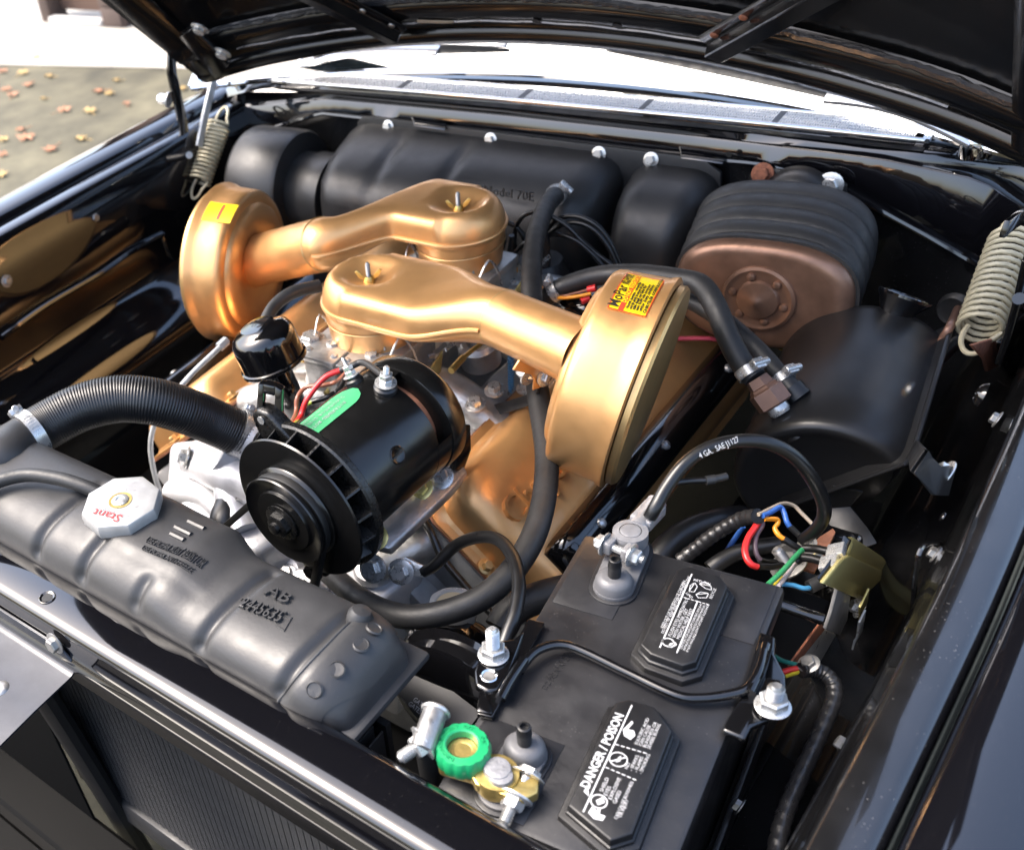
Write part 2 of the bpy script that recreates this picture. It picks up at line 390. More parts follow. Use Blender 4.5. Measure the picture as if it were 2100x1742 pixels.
# radiator support, swept across the car
prof = [(.030, .925), (.024, .936), (.017, .946), (.009, .950), (-.025, .950), (-.0305, .9485), (-.0335, .945), (-.0345, .940), (-.0345, .918), (-.0365, .913), (-.0400, .908), (-.0415, .902), (-.0395, .897), (-.0355, .894),
        (-.034, .888), (-.033, .866), (-.029, .860), (-.016, .858), (-.010, .862)]
rows = [[V((-.72 + 1.44 * i / 60, y, z - .000)) for y, z in prof] for i in range(61)]
yoke = obj('radiator_support', grid(rows), 'paint', car, angle=60)
obj('bolt_hole', lathe([(.0055, .0004), (.0075, .0012), (.0085, .0006)], PZ(97, 1225, .950), (0, 0, 1), 20, cap=False), 'paint', yoke)
obj('bolt_hole', lathe([(.0001, .0005), (.0054, .0005)], PZ(97, 1225, .950), (0, 0, 1), 20, cap=False), 'core_black', yoke)
# latch plate in front of the support
lp = [PZ(-330, 1150, .902), PZ(0, 1250, .902), PZ(150, 1343, .902)]
xr = .088; pl = []
for x, k in ((-.13, 0), (xr - .006, 0), (xr, .006)):
    pass
flange = [V((-.16, -.0360, .897)), V((xr, -.0360, .897)), V((xr, -.0360, .912)), V((xr - .012, -.0360, .9235)), V((-.16, -.0360, .9235))]
latch = obj('latch_plate', prism(flange, (0, -.0025, 0), .0004), 'latch_steel', car)
rows = []
for y, z in ((-.0375, .9005), (-.0405, .8965), (-.046, .8950), (-.09, .8935), (-.16, .888), (-.26, .872)):
    rows.append([V((-.16 + (xr - .001 + .16) * k / 8, y, z)) for k in range(9)])
rows2 = [[p - V((0, 0, .0022)) for p in r] for r in rows]
top = obj('plate', join(grid(rows), grid(rows2)), 'latch_steel', latch, angle=60)
obj('bolt', hexbolt(PY(113, 1318, -.0395), (0, -1, .1), .0075, .007), 'dull_steel', latch)
obj('screw', panhead(PZ(2, 1412, .892), (0, -.05, 1), .009, .004), 'dull_steel', latch)
# dark brackets and grille backing under the plate
obj('brace', tube([V((-.055, -.03, .87)), V((-.075, .0, .62)), V((-.085, .03, .30))], .016, 10, 6, flat=(.022, .014)), 'satin_black', car)
obj('lower_crossmember', grid([[V((-.7 + 1.4 * k / 20, y, z)) for k in range(21)] for y, z in ((-.42, .47), (-.20, .455), (-.085, .452), (-.080, .446), (-.070, .446), (-.065, .452), (-.012, .452), (-.006, .446), (-.006, .42))]), 'pit_black', car)
obj('splash_pan', grid([[V((-.7 + 1.4 * k / 20, y, z)) for k in range(21)] for y, z in ((-.75, .62), (-.60, .56), (-.46, .50), (-.42, .465), (-.42, .36))]), 'paint', car)

obj('grille_backing', prism([V((-.70, -.012, .40)), V((-.098, -.012, .40)), V((-.098, -.012, .858)), V((-.70, -.012, .858))], (0, .004, 0), .001), 'pit_black', car)
# firewall, cowl
def pline(pts, n):
    d = [0]
    for a, b in zip(pts, pts[1:]): d.append(d[-1] + (b - a).length)
    out = []
    for k in range(n):
        t = d[-1] * k / (n - 1); i = 0
        while i < len(pts) - 2 and d[i + 1] < t: i += 1
        out.append(pts[i].lerp(pts[i + 1], (t - d[i]) / max(1e-9, d[i + 1] - d[i])))
    return out
def bypx(pts, z, n=49): 
    """resample a curve given by points at even steps in x"""
    P = [PZ(x, y, z) for x, y in pts]; return P
LY = 1.046
LIP = [V((-.66, LY, .86)), PY(472, 281, LY), PY(520, 277, LY), PY(659, 232, LY), PY(747, 242, LY), PY(1050, 279, LY), PY(1356, 318, LY), PY(1560, 335, LY), PY(1700, 372, LY), PY(1900, 482, LY), PY(2040, 565, LY), V((.64, LY, .78))]
LIPD = pline(LIP, 61)
obj('firewall', grid([[p + V((0, .012, 0)) for p in LIPD], [p + V((0, .014, -.1)) for p in LIPD], [p + V((0, .014, -.25)) for p in LIPD], [V((p.x * 1.05, p.y + .014, .03)) for p in LIPD]]), 'paint_dusty', car, angle=50)
obj('firewall_lip', tube(LIPD, .0042, 8, smooth=False), 'paint', car)
RID = pline([V((-.672, 1.045, .93)), PY(490, 222, 1.047), PZ(672, 204, .972), PZ(1050, 240, .972), PZ(1428, 282, .972), PY(1800, 328, 1.045), PY(2010, 372, 1.045), V((.655, 1.04, .90))], 61)
E3 = pline([V((-.680, 1.05, .955)), PZ(505, 188, .982), PZ(672, 190, .985), PZ(1050, 225, .985), PZ(1428, 264, .985), PZ(1900, 318, .982), PZ(2080, 338, .972), V((.66, 1.06, .955))], 61)
E4 = pline([V((-.69, 1.06, .965)), PZ(515, 172, .990), PZ(672, 179, .993), PZ(1050, 212, .993), PZ(1428, 250, .993), PZ(1900, 300, .990), PZ(2090, 318, .985), V((.66, 1.05, .965))], 61)
cowl_rows = [[p + V((0, .004, .0)) for p in LIPD], [V((q.x, max(q.y - .002, p.y + .003), p.z + .001)) for p, q in zip(LIPD, RID)], RID, [p + V((0, .002, .002)) for p in RID], [V((q.x, max(q.y - .002, p.y + .004), p.z + .003)) for p, q in zip(RID, E3)], E3, [p + V((0, .002, .002)) for p in E3], E4,
             [p + V((0, .012, .003)) for p in E4], [V((p.x * 1.02, 1.16, .998 - .01 * (p.x / .6) ** 2)) for p in E4], [V((p.x * 1.02, 1.30, 1.0)) for p in E4]]
obj('cowl', grid(cowl_rows), 'paint', car, angle=50)
# two clips on the lip over the heater
for a, b, c, d in (((838, 232), (922, 243), (912, 268), (848, 258)), ((1388, 292), (1508, 306), (1482, 337), (1395, 325))):
    q = [PZ(*a, .955), PZ(*b, .955), PY(*c, 1.032), PY(*d, 1.032)]
    obj('lip_clip', prism(q, (0, .004, .004), .0012), 'paint', car)
# cowl vent grille: bright frame, five panels of fine mesh
gr = thing('cowl_grille', 'bright metal cowl vent grille of fine mesh below the windshield', 'grille', (0, 1.09, .99))
def gl(t, d):
    """t along the grille, d across it"""
    a = PZ(560 + (1898 - 560) * t, 0, 1.0); 
    fx = [(560, 166), (900, 196), (1300, 235), (1600, 262), (1898, 289)]
    s = 560 + (1898 - 560) * t
    for (x0_, y0_), (x1_, y1_) in zip(fx, fx[1:]):
        if s <= x1_ + .01:
            y_ = y0_ + (y1_ - y0_) * (s - x0_) / (x1_ - x0_); break
    p = PZ(s, y_, 1.0); return p + V((0, d, .004 * sin(pi * t) + .05 * d))
GW = .042
for d, w in ((0, .008), (GW, .007)):
    obj('frame_bar', strip([gl(k / 30, d) for k in range(31)], w, .005, (0, 1, 0), .0012), 'chrome', gr)
for t in (0.0, 1.0): obj('frame_bar', strip([gl(t, 0), gl(t, GW)], .008, .005, (1, 0, 0)), 'chrome', gr)
cuts = [0, .19, .375, .56, .765, .985]
for i in range(5):
    t0, t1 = cuts[i] + .006, cuts[i + 1] - .006; G = []
    n = int((t1 - t0) * 250)
    for k in range(n + 1):
        t = t0 + (t1 - t0) * k / n; G.append(strip([gl(t, .003) + V((0, 0, .0005)), gl(t, GW - .003) + V((0, 0, .0005))], .0017, .0012, (1, 0, 0)))
    for j in range(1, 6): G.append(strip([gl(t0 + (t1 - t0) * k / 6, GW * j / 6) for k in range(7)], .0022, .0016, (0, 1, 0)))
    obj('mesh_panel', join(*G), 'zinc', gr, smooth=False)
    if i: obj('divider', strip([gl(cuts[i], .002), gl(cuts[i], GW - .002)], .008, .003, (1, 0, 0)), 'satin_black', gr)
obj('duct_floor', grid([[gl(k / 20, d) - V((0, 0, .012)) for k in range(21)] for d in (-.002, GW + .002)]), 'core_black', gr)
# windshield
ws = thing('windshield', 'curved windshield glass behind the cowl grille', 'windshield', (0, 1.2, 1.0))
def wsp(u, v): x = u * .70; return V((x, 1.150 + .42 * v - .16 * u * u, 1.004 + .36 * v - .012 * u * u))
obj('glass', grid([[wsp(-1 + 2 * i / 30, j / 8) for i in range(31)] for j in range(9)]), 'glass_dark', ws)
obj('trim', tube([wsp(-1 + 2 * i / 30, 0) + V((0, -.004, .003)) for i in range(31)], .0065, 8, smooth=False), 'chrome', ws)
obj('trim', tube([wsp(-1, j / 8) for j in range(9)], .012, 8, smooth=False), 'chrome', ws)
obj('trim', tube([wsp(1, j / 8) for j in range(9)], .012, 8, smooth=False), 'chrome', ws)
def wiper(lab, piv, arm, b0, b1):
    t = thing('wiper', lab, 'wiper', piv, 'windshield wipers')
    obj('pivot', lathe([(.013, -.012), (.013, .004), (.010, .012), (.005, .016), (.0005, .017)], piv, (0, -.35, 1), 20), 'chrome', t)
    d = (V(arm) - V(piv)); n = 8
    obj('arm', strip([V(piv) + d * (k / n) + V((0, 0, .010 + .012 * sin(pi * k / n))) for k in range(n + 1)], [.034 - .016 * k / n for k in range(n + 1)], .006, (0, 1, .4), .001), 'mirror_white', t)
    obj('blade', strip([V(b0).lerp(V(b1), k / 24) + V((0, 0, .016 + .010 * sin(pi * k / 24))) for k in range(25)], .011, .007, (0, .6, .8), .001), 'mirror_white', t)
    obj('rubber', strip([V(b0).lerp(V(b1), k / 24) + V((0, .006, .004 + .008 * sin(pi * k / 24))) for k in range(25)], [.004 + .012 * sin(pi * k / 24) for k in range(25)], .004, (0, .6, .8)), 'rubber', t)  # rubber swollen mid-length into a dark lens imitating the hood's reflection in the glass
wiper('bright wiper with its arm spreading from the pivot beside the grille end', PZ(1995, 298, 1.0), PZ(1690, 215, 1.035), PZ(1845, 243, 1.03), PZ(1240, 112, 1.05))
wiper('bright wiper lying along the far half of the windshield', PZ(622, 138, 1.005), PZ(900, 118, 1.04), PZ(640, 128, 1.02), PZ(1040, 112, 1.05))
obj('washer_nozzle', lathe([(.012, -.008), (.012, .006), (.008, .014), (.003, .018)], PZ(482, 165, .985), (0, 0, 1), 16), 'chrome', car)
# dashboard behind the glass
obj('dashboard', bevelled(grid([[V((-.68 + 1.36 * k / 10, y, z)) for k in range(11)] for y, z in ((1.24, 1.0), (1.35, 1.02), (1.55, 1.04), (1.62, 1.0), (1.63, .8))]), 0), 'satin_black', car)

# ------------------------------------------------------------------ hood, open
hood = thing('hood', 'open glossy black hood seen from below, with two diagonal braces', 'hood', (0, 1.0, 1.05))
HA = radians(47); HD = V((0, -cos(HA), sin(HA))); HN = V((0, -sin(HA), -cos(HA)))
def hedge(x): return V((x, 1.035 - .10 * (x / .62) ** 2 - .05 * max(0, abs(x) - .5), 1.100 - .062 * (x / .62) ** 2 - .03 * max(0, abs(x) - .5)))
def hp(x, s, h): return hedge(x) * (1 - min(1, s / .9) * .0) + HD * s + HN * h
HW = .602
HX = [-HW + 2 * HW * k / 40 for k in range(41)]
def hband(name, rows, m, par=hood): return obj(name, grid([[hp(x, s, h) for x in HX] for s, h in rows]), m, par, angle=45)
skin = [(-.003, -.012), (-.006, -.004), (-.004, .006), (.004, .011), (.022, .012), (.028, .007), (.030, .0), (.034, -.002), (.056, -.001), (.060, .004), (.064, .010), (.070, .012), (.100, .012), (.106, .008), (.110, -.004), (.20, -.010), (.45, -.02), (.8, -.02), (1.1, .0)]
hband('inner_panel', skin, 'hood_black')
obj('outer_panel', grid([[hp(x, s, h) for x in HX] for s, h in ((-.003, -.012), (.02, -.022), (.2, -.034), (.6, -.042), (1.1, -.03), (1.12, -.01), (1.1, .0))]), 'paint', hood)
sl = []
for k in range(161):
    x = -.57 + 1.14 * k / 160; sl.append(hp(x, .111 + .0008 * random.uniform(-1, 1) + .001 * sin(k * .23), .004 + .0008 * random.uniform(-1, 1)))
obj('seam_sealer', tube(sl, .0048, 7, smooth=False, rfun=lambda t, i: .8 + .35 * random.random()), 'sealer', hood)
obj('seam_sealer', tube([hp(-.5 + 1.0 * k / 80, .066 + .001 * sin(k), .012) for k in range(81)], .0022, 6, smooth=False), 'sealer', hood)
# side flanges
for sg in (-1, 1):
    rows = []
    for s in (0, .05, .1, .2, .3, .45, .6, .8, 1.08):
        b = [(HW, -.012), (HW + .005, .0), (HW, .010), (HW - .025, .012), (HW - .04, .008), (HW - .045, -.004)]
        rows.append([hp(sg * x, s, h) for x, h in b])
    obj('side_flange', grid(rows), 'hood_black', hood)
def brace(pa, pb, s0):
    a, b = pa, pb; d = (b - a).normalized(); w = d.cross(HN).normalized(); n = HN
    sec = [(-.026, .0), (-.024, .006), (-.013, .007), (-.011, .022), (.011, .022), (.013, .007), (.024, .006), (.026, 0)]
    g = loft([[q + w * u + n * (v - .0) for u, v in sec] for q in (a, a.lerp(b, .5), b)])
    o = obj('brace', bevelled(g, .0015, 1), 'hood_black', hood)
    for t in (.05, .16):
        for u in (-.019, .019): obj('bolt', panhead(a.lerp(b, t) + w * u + n * .006, n, .005, .003), 'rust' if u < 0 else 'dull_steel', o)
def hpx(px, py, h):
    """photo point on the hood's underside"""
    best = None
    for i in range(400):
        t = 1.2 + i * .004; q = CAM + ray(px, py).normalized() * t
        x = q.x; s = (q - hedge(x)).dot(HD); e = abs((q - hedge(x)).dot(HN) - h)
        if best is None or e < best[0]: best = (e, q, s)
    return best[1]
brace(hpx(1475, 88, .016), hpx(1475, 88, .016) + (hpx(1680, -30, .016) - hpx(1475, 88, .016)) * 3.0, 0)
brace(hpx(818, 62, .016), hpx(818, 62, .016) + (hpx(700, 2, .016) - hpx(818, 62, .016)) * 4.5, 0)
for px, py in ((1100, 45), (1265, 54)): obj('hole', lathe([(.0001, 0), (.006, 0)], hpx(px, py, .013), -HN, 14, cap=False), 'core_black', hood)
obj('chip', strip([hpx(856, 44, .0135), hpx(930, 46, .0135)], .007, .0006, -HD), 'wire_tan', hood)

# ------------------------------------------------------------------ hood hinges with their springs
def coil(a, b, r, wire, turns, hookdir):
    a, b = V(a), V(b); u, v, d = frame(b - a); Lc = (b - a).length; n = turns * 14
    b0, b1 = a + d * r * 1.5, b - d * r * 1.5; pts = []
    hook = lambda o, sgn: [o + (u * cos(t) * r * .62) + d * (sgn * (sin(t) * r * 1.15 + r * .25)) for t in [pi * .05 + pi * 1.15 * k / 14 for k in range(15)]]
    top = hook(b0 - d * r * .2, -1)[::-1]; bot = hook(b1 + d * r * .2, 1)
    for k in range(n + 1):
        th = 2 * pi * turns * k / n; pts.append(b0.lerp(b1, k / n) + (u * cos(th) + v * sin(th)) * r)
    return tube(top + pts + bot, wire, 8, 1, smooth=False)
hg = obj('hood_hinge', tube([PX(388, 318, -.66), PX(388, 318, -.615)], .006, 12, 2), 'dull_steel', car)
bk = [hpx(372, 62, .018), hpx(398, 45, .018), hpx(475, 120, .018), hpx(448, 150, .018)]
obj('bracket', prism(bk, HN * .012, .002), 'hood_black', hg)
for px, py in ((410, 58), (456, 108)): obj('bolt', hexbolt(hpx(px, py, .030), HN, .010, .008), 'zinc', hg)
xa = -.655
obj('arm', strip([PX(368, 70, xa), PX(352, 98, xa), PX(352, 150, xa), PX(372, 240, xa), PX(388, 325, xa), PX(392, 350, xa)], [.016, .018, .020, .020, .020, .02], .006, (0, 1, .3), .0012), 'gloss_black', hg)
xa = -.63
obj('arm', strip([PX(446, 130, xa), PX(434, 180, xa), PX(420, 240, xa), PX(408, 300, xa)], .014, .006, (0, 1, .3), .0012), 'galv', hg)
obj('bolt', hexbolt(PX(346, 205, -.66), (-1, -.3, .2), .009, .02), 'zinc', hg)
obj('rivet', panhead(PX(388, 318, -.650), (1, -.4, .2), .008, .005), 'dull_steel', hg)
obj('base_plate', prism([PX(380, 300, -.658), PX(400, 290, -.658), PX(412, 400, -.658), PX(392, 405, -.658)], (.004, 0, 0), .001), 'gloss_black', hg)
obj('spring', coil(PX(462, 222, -.625), PX(398, 405, -.625), .0195, .0026, 15, (-.3, -.6, .3)), 'spring_cream', hg)
hg = obj('hood_hinge', tube([PX(2090, 612, .640), PX(2090, 612, .616)], .005, 12, 2), 'gloss_black', car)
obj('spring', coil(PX(2090, 448, .575), PX(1990, 722, .590), .0205, .0028, 15, (-.1, -.6, .5)), 'spring_cream', hg)
xa = .625
obj('arm', strip([PX(2110, 520, xa), PX(2092, 600, xa), PX(2070, 680, xa), PX(2050, 740, xa)], .018, .006, (0, 1, .3), .0012), 'gloss_black', hg)
obj('rivet', panhead(PX(2090, 612, .619), (-1, -.3, .3), .007, .005), 'gloss_black', hg)
obj('hook_plate', prism([PX(1985, 706, .60), PX(2040, 690, .60), PX(2070, 700, .60), PX(2048, 745, .60), PX(2018, 760, .60), PX(2012, 735, .60)], (.004, 0, 0), .001), 'rust', hg)
obj('base_plate', prism([PX(2040, 700, .61), PX(2090, 640, .61), PX(2110, 660, .61), PX(2080, 780, .61), PX(2050, 760, .61)], (.006, 0, 0), .001), 'gloss_black', hg)
obj('arm', strip([PX(2105, 440, .60), PX(2085, 450, .60), PX(2060, 470, .60)], .016, .005, (0, 1, .3), .001), 'gloss_black', hg)
# ------------------------------------------------------------------ engine: block, heads, intake, valve covers
eng = thing('engine', 'grey and silver painted vee engine block with aluminium intake between gold covers', 'engine', (0, .62, .35))
def xprism(poly_xz, y0, y1, w=.004): return prism([V((x, y0, z)) for x, z in poly_xz], (0, y1 - y0, 0), w)
obj('block', xprism([(-.15, .40), (.15, .40), (.20, .55), (.22, .66), (.12, .74), (-.12, .74), (-.22, .66), (-.20, .55)], .36, .98, .01), 'engine_grey', eng)
for sg in (-1, 1):
    obj('cylinder_head', xprism([(sg * .10, .735), (sg * .135, .790), (sg * .165, .800), (sg * .325, .655), (sg * .285, .60), (sg * .23, .60)], .40, .97, .006), 'engine_grey' if sg > 0 else 'alu_paint', eng)
# timing cover and water pump at the front
obj('timing_cover', prism([V((x, .345, z)) for x, z in [(-.14, .45), (.14, .45), (.16, .62), (.13, .76), (.05, .80), (-.05, .80), (-.13, .76), (-.16, .62)]], (0, .03, 0), .008), 'alu_paint', eng)
# intake manifold: heat valley cover plus runners
obj('valley_cover', grid([[V((x, .37 + .6 * k / 6, z)) for x, z in ((-.17, .80), (-.15, .795), (-.10, .775), (0, .77), (.10, .775), (.15, .795), (.17, .80))] for k in range(7)]), 'engine_grey', eng)
man = obj('intake_manifold', join(box((0, .56, .845), (.13, .15, .05), .012), box((0, .76, .835), (.13, .15, .05), .012), box((0, .66, .82), (.10, .30, .05), .015)), 'alu_cast', eng)
for sg in (-1, 1):
    for y, b in ((.50, -.03), (.58, .0), (.72, -.01), (.82, .04)):
        obj('runner', tube([V((sg * .03, y, .835)), V((sg * .09, y + b * .5, .833)), V((sg * .135, y + b, .815)), V((sg * .175, y + b, .79))], .024, 16, 6, flat=(.026, .021)), 'alu_cast', man)
    obj('flange', prism([V((sg * .115, .45, .805)), V((sg * .19, .45, .775)), V((sg * .19, .93, .775)), V((sg * .115, .93, .805))], (0, 0, .012), .004), 'alu_cast', man)
    for y in (.47, .54, .64, .70, .78, .87):
        obj('bolt', hexbolt(V((sg * .155, y, .803)), (sg * .35, 0, 1), .0075, .009), 'zinc', man)
obj('thermostat_housing', lathe([(.034, -.02), (.034, .0), (.030, .012), (.0245, .03), (.0245, .075)], PZ(560, 985, .815), (-.55, -.35, .55), 24), 'alu_paint', eng)
# front water housing (bright silver lump under the hose) with two bolts
wh = [PZ(345, 900, .80), PZ(440, 890, .80), PZ(560, 960, .80), PZ(600, 1080, .80), PZ(520, 1130, .80), PZ(440, 1080, .80), PZ(395, 1070, .80), PZ(340, 985, .80)]
pump = obj('water_pump_housing', prism(wh, (0, 0, -.13), .014, 4), 'alu_paint', eng)
obj('boss', tube([PZ(395, 945, .815), PZ(470, 975, .835), PZ(545, 1000, .84)], [.021, .030], 16, 6), 'alu_paint', pump)
obj('boss', tube([PZ(470, 975, .83), PZ(480, 1040, .815), PZ(500, 1090, .80)], [.022, .02], 16, 6), 'alu_paint', pump)
obj('boss', tube([PZ(350, 1010, .79), PZ(420, 1020, .80), PZ(470, 1075, .79)], .016, 14, 6), 'alu_paint', pump)
for (px, py), ax in (((385, 938), (-.6, -.5, .35)), ((502, 1012), (.1, -.75, .5))):
    obj('bolt', hexbolt(PZ(px, py, .835), ax, .0095, .012), 'zinc', pump)
for px, py in ((540, 1150), (590, 1175), (620, 1200), (760, 1165), (470, 1120)):
    obj('boss', lathe([(.022, -.06), (.022, 0), (.017, .008), (.010, .009)], PZ(px, py, .74), (.1, -.5, .8), 20), 'alu_paint', pump)
    obj('bolt', hexbolt(PZ(px, py, .748), (.1, -.5, .8), .008, .010), 'zinc', pump)
obj('front_plate', prism([PZ(470, 1105, .72), PZ(640, 1130, .72), PZ(830, 1085, .72), PZ(870, 1160, .72), PZ(780, 1230, .72), PZ(560, 1220, .72)], (0, 0, -.06), .012, 3), 'alu_paint', eng)
obj('oil_gallery', tube([PZ(760, 1160, .745), PZ(850, 1125, .75), PZ(890, 1080, .755)], .022, 16, 6), 'alu_cast', eng)
# sloped head face right of the generator
obj('head_face', prism([PZ(770, 1090, .755), PZ(905, 980, .755), PZ(1010, 1000, .76), PZ(960, 1120, .72), PZ(1075, 1290, .66), PZ(1000, 1310, .63), PZ(830, 1180, .68)], (.0, .03, -.05), .006), 'engine_grey', eng)

def valve_cover(sg, lab):
    t = thing('valve_cover', lab, 'valve cover', (sg * .25, .68, .65), 'gold valve covers')
    base_in, base_out = V((sg * .165, 0, .812)), V((sg * .335, 0, .672))
    w = (base_out - base_in); wl_ = w.length; w.normalize(); n = V((sg * .636, 0, .772)) ; n = V((-w.z * sg, 0, w.x * sg)); n.normalize()
    Y0, Y1 = .402, .972
    def pt(u, y, h): return base_in + w * u + V((0, y, 0)) + n * h
    # stadium-like footprint lofted upward: flange, wall, rounded shoulder, top
    def ring(inset, h, rc):
        pts = []; u0, u1, y0, y1 = inset, wl_ - inset, Y0 + inset, Y1 - inset
        for cx, cy, a0 in ((u1 - rc, y1 - rc, 0), (u0 + rc, y1 - rc, pi / 2), (u0 + rc, y0 + rc, pi), (u1 - rc, y0 + rc, 1.5 * pi)):
            for k in range(9): th = a0 + pi / 2 * k / 8; pts.append(pt(cx + rc * cos(th), cy + rc * sin(th), h))
        return pts
    rings = [ring(-.006, 0, .05), ring(-.006, .003, .05), ring(.004, .004, .046), ring(.008, .008, .044), ring(.010, .030, .042), ring(.014, .042, .04), ring(.022, .050, .036), ring(.036, .054, .03), ring(.056, .055, .02)]
    body = obj('cover', loft(rings), 'gold', t)
    obj('gasket', loft([ring(-.007, -.003, .05), ring(-.007, 0, .05)]), 'copper_plate', t)
    for u, y in ((.004, Y0 + .055), (wl_ - .004, Y0 + .055), (.004, .69), (.004, Y1 - .06), (wl_ * .5, Y0 - .001)):
        obj('bolt', hexbolt(pt(u, y, .006), n, .0065, .008), 'gold_edge', body)
    # script pressed into the cover
    if sg > 0:
        fm = lambda uu, vv, h: pt(.062 + .055 - vv - .012, Y0 + .060 + uu, .0552 + h)
        obj('lettering', text_geo('Chrysler', .046, lambda uu, vv, h: pt(.098 - vv, Y0 + .030 + uu, .0532 + h), .0032, 3), 'gold', body)
    return t, pt, wl_
vr, ptr, wlr = valve_cover(1, 'gold valve cover with raised script, crossed by a thick heater hose')
vl, ptl, wll = valve_cover(-1, 'gold valve cover below the ribbed radiator hose')
# plug wire covers: long black channels outside each valve cover
def plug_cover(sg, lab, pt):
    sec = [(.136, .040), (.136, .074), (.140, .082), (.150, .086), (.172, .084), (.180, .078), (.184, .066), (.184, .030)]
    rings = []
    for y, k in ((.436, .55), (.441, .80), (.450, .95), (.462, 1), (.60, 1), (.80, 1), (.985, 1)):
        rings.append([pt(.160 + (u - .160) * (.55 + .45 * k), y, .03 + (h - .03) * k) for u, h in sec])
    o = obj('spark_plug_cover', loft(rings), 'gloss_black', label=lab, cat='cover', group='black spark plug covers', angle=50)
    for y in (.50, .66, .84): obj('screw', panhead(pt(.160, y, .085), pt(0, 0, 1) - pt(0, 0, 0), .006, .004), 'zinc', o)
    return o
plug_cover(1, 'long glossy black channel on the lettered valve cover', ptr); plug_cover(-1, 'long glossy black channel on the valve cover under the radiator hose', ptl)

# ------------------------------------------------------------------ carburettors
def carb(c, lab):
    t = thing('carburetor', lab, 'carburetor', (c[0], c[1], .85), 'twin carburetors'); x, y = c
    obj('base', box((x, y, 0.854), (.13, .13, .014), .003), 'alu_cast', t)
    obj('body', join(box((x, y, 0.879), (.115, .10, .045), .006), box((x, y, 0.898), (.128, .085, .012), .003)), 'alu_cast', t)
    obj('air_horn', lathe([(.052, .005), (.052, .018), (.055, .020), (.055, .024), (.050, .026)], (x, y, 0.881), (0, 0, 1), 36), 'alu_cast', t)
    for s in (-1, 1):
        b = obj('fuel_bowl', join(box((x + s * .030, y - .062, 0.876), (.052, .040, .048), .006), box((x + s * .030, y - .064, 0.903), (.056, .046, .008), .002)), 'alu_cast', t)
        for u in (-.02, .02): obj('screw', panhead((x + s * .030 + u, y - .072, 0.907), (0, 0, 1), .0045, .003), 'zinc', b)
        obj('plug', hexbolt((x + s * .030, y - .050, 0.907), (0, 0, 1), .008, .004, False), 'zinc', b)
    inl = obj('fuel_inlet', lathe([(.014, -.03), (.014, 0), (.011, .002), (.011, .012)], (x - .064, y - .05, 0.891), (0, 0, 1), 18), 'alu_cast', t)
    obj('nut', hexbolt((x - .064, y - .05, 0.903), (0, 0, 1), .013, .010), 'zinc', inl)
    obj('inlet_fitting', lathe([(.007, 0), (.007, .02), (.0085, .02), (.0085, .03)], (x - .072, y - .06, 0.881), (-1, -.2, 0), 6), 'brass', inl)
    obj('throttle_shaft', tube([(x + .06, y, 0.861), (x + .082, y, 0.861)], .004, 10, 2), 'zinc', t)
    obj('throttle_lever', prism([V((x + .078, y - .012, .86)), V((x + .078, y + .02, 0.851)), V((x + .078, y + .028, 0.881)), V((x + .078, y + .0, 0.871))], (.003, 0, 0), .0008), 'gold_zinc', t)
    obj('return_spring', tube([V((x + .082 + .003 * cos(k * 1.6), y + .03 + k * .0012, .880 + .003 * sin(k * 1.6))) for k in range(50)], .0007, 5, 1, smooth=False), 'zinc', t)
    for s in (-1, 1):
        obj('pump_rod', tube([(x + s * .058, y - .05, 0.911), (x + s * .062, y - .03, .93), (x + s * .064, y - .01, .90), (x + s * .064, y, 0.861)], .0016, 6, 4), 'zinc', t)
        for yy in (-.035, .035): obj('flange_nut', hexbolt((x + s * .056, y + yy, 0.861), (0, 0, 1), .007, .007), 'zinc', t)
        obj('metering_cover', box((x + s * .032, y - .030, 0.912), (.022, .016, .008), .002), 'alu_cast', t)
    obj('choke_lever', prism([V((x - .068, y + .01, 0.881)), V((x - .068, y + .035, .90)), V((x - .068, y + .03, 0.901)), V((x - .068, y + .012, .91))], (.003, 0, 0), .0008), 'zinc', t)
    obj('idle_screw', tube([(x + .04, y - .085, 0.858), (x + .04, y - .06, 0.861)], .003, 8, 2), 'brass', t)
    obj('idle_screw', tube([(x - .02, y - .088, 0.858), (x - .02, y - .06, 0.861)], .003, 8, 2), 'brass', t)
    return t
carb((.004, .560), 'silver twin-bowl carburetor standing behind the generator')
carb((.004, .760), 'silver carburetor mostly hidden under the air cleaner next to the heater box')
# linkage rod and manifold details seen between the carburettor and the gold tube
obj('linkage_rod', join(tube([PZ(935, 745, .88), PZ(985, 705, .885), PZ(1040, 660, .89)], .0028, 8, 2), tube([PZ(925, 760, .88), PZ(950, 733, .88)], .0045, 8, 2)), 'brass', label='thin throttle linkage rod slanting over the silver intake', cat='rod')
obj('throttle_spring', join(tube([PX(1047, 724, .15) + V((.0036 * cos(k * 1.3), .0036 * sin(k * 1.3), -k * .00085)) for k in range(90)], .0009, 5, 1, smooth=False), tube([PX(1047, 724, .15) + V((0, 0, -.075)), PX(1047, 724, .15) + V((.002, 0, -.10))], .0012, 6, 2)), 'wire_sky', label='small bluish coil spring hanging below the gold intake tube', cat='spring')
obj('intake_boss', lathe([(.026, -.03), (.026, 0), (.020, .006), (.014, .004), (.013, -.004)], PZ(980, 705, .862), (0, -.2, 1), 28), 'alu_cast', eng)
for px, py, z in ((940, 695, .865), (1015, 800, .84), (975, 830, .835), (1080, 795, .83)):
    obj('bolt', hexbolt(PZ(px, py, z), (0, -.2, 1), .0085, .010), 'zinc', eng)

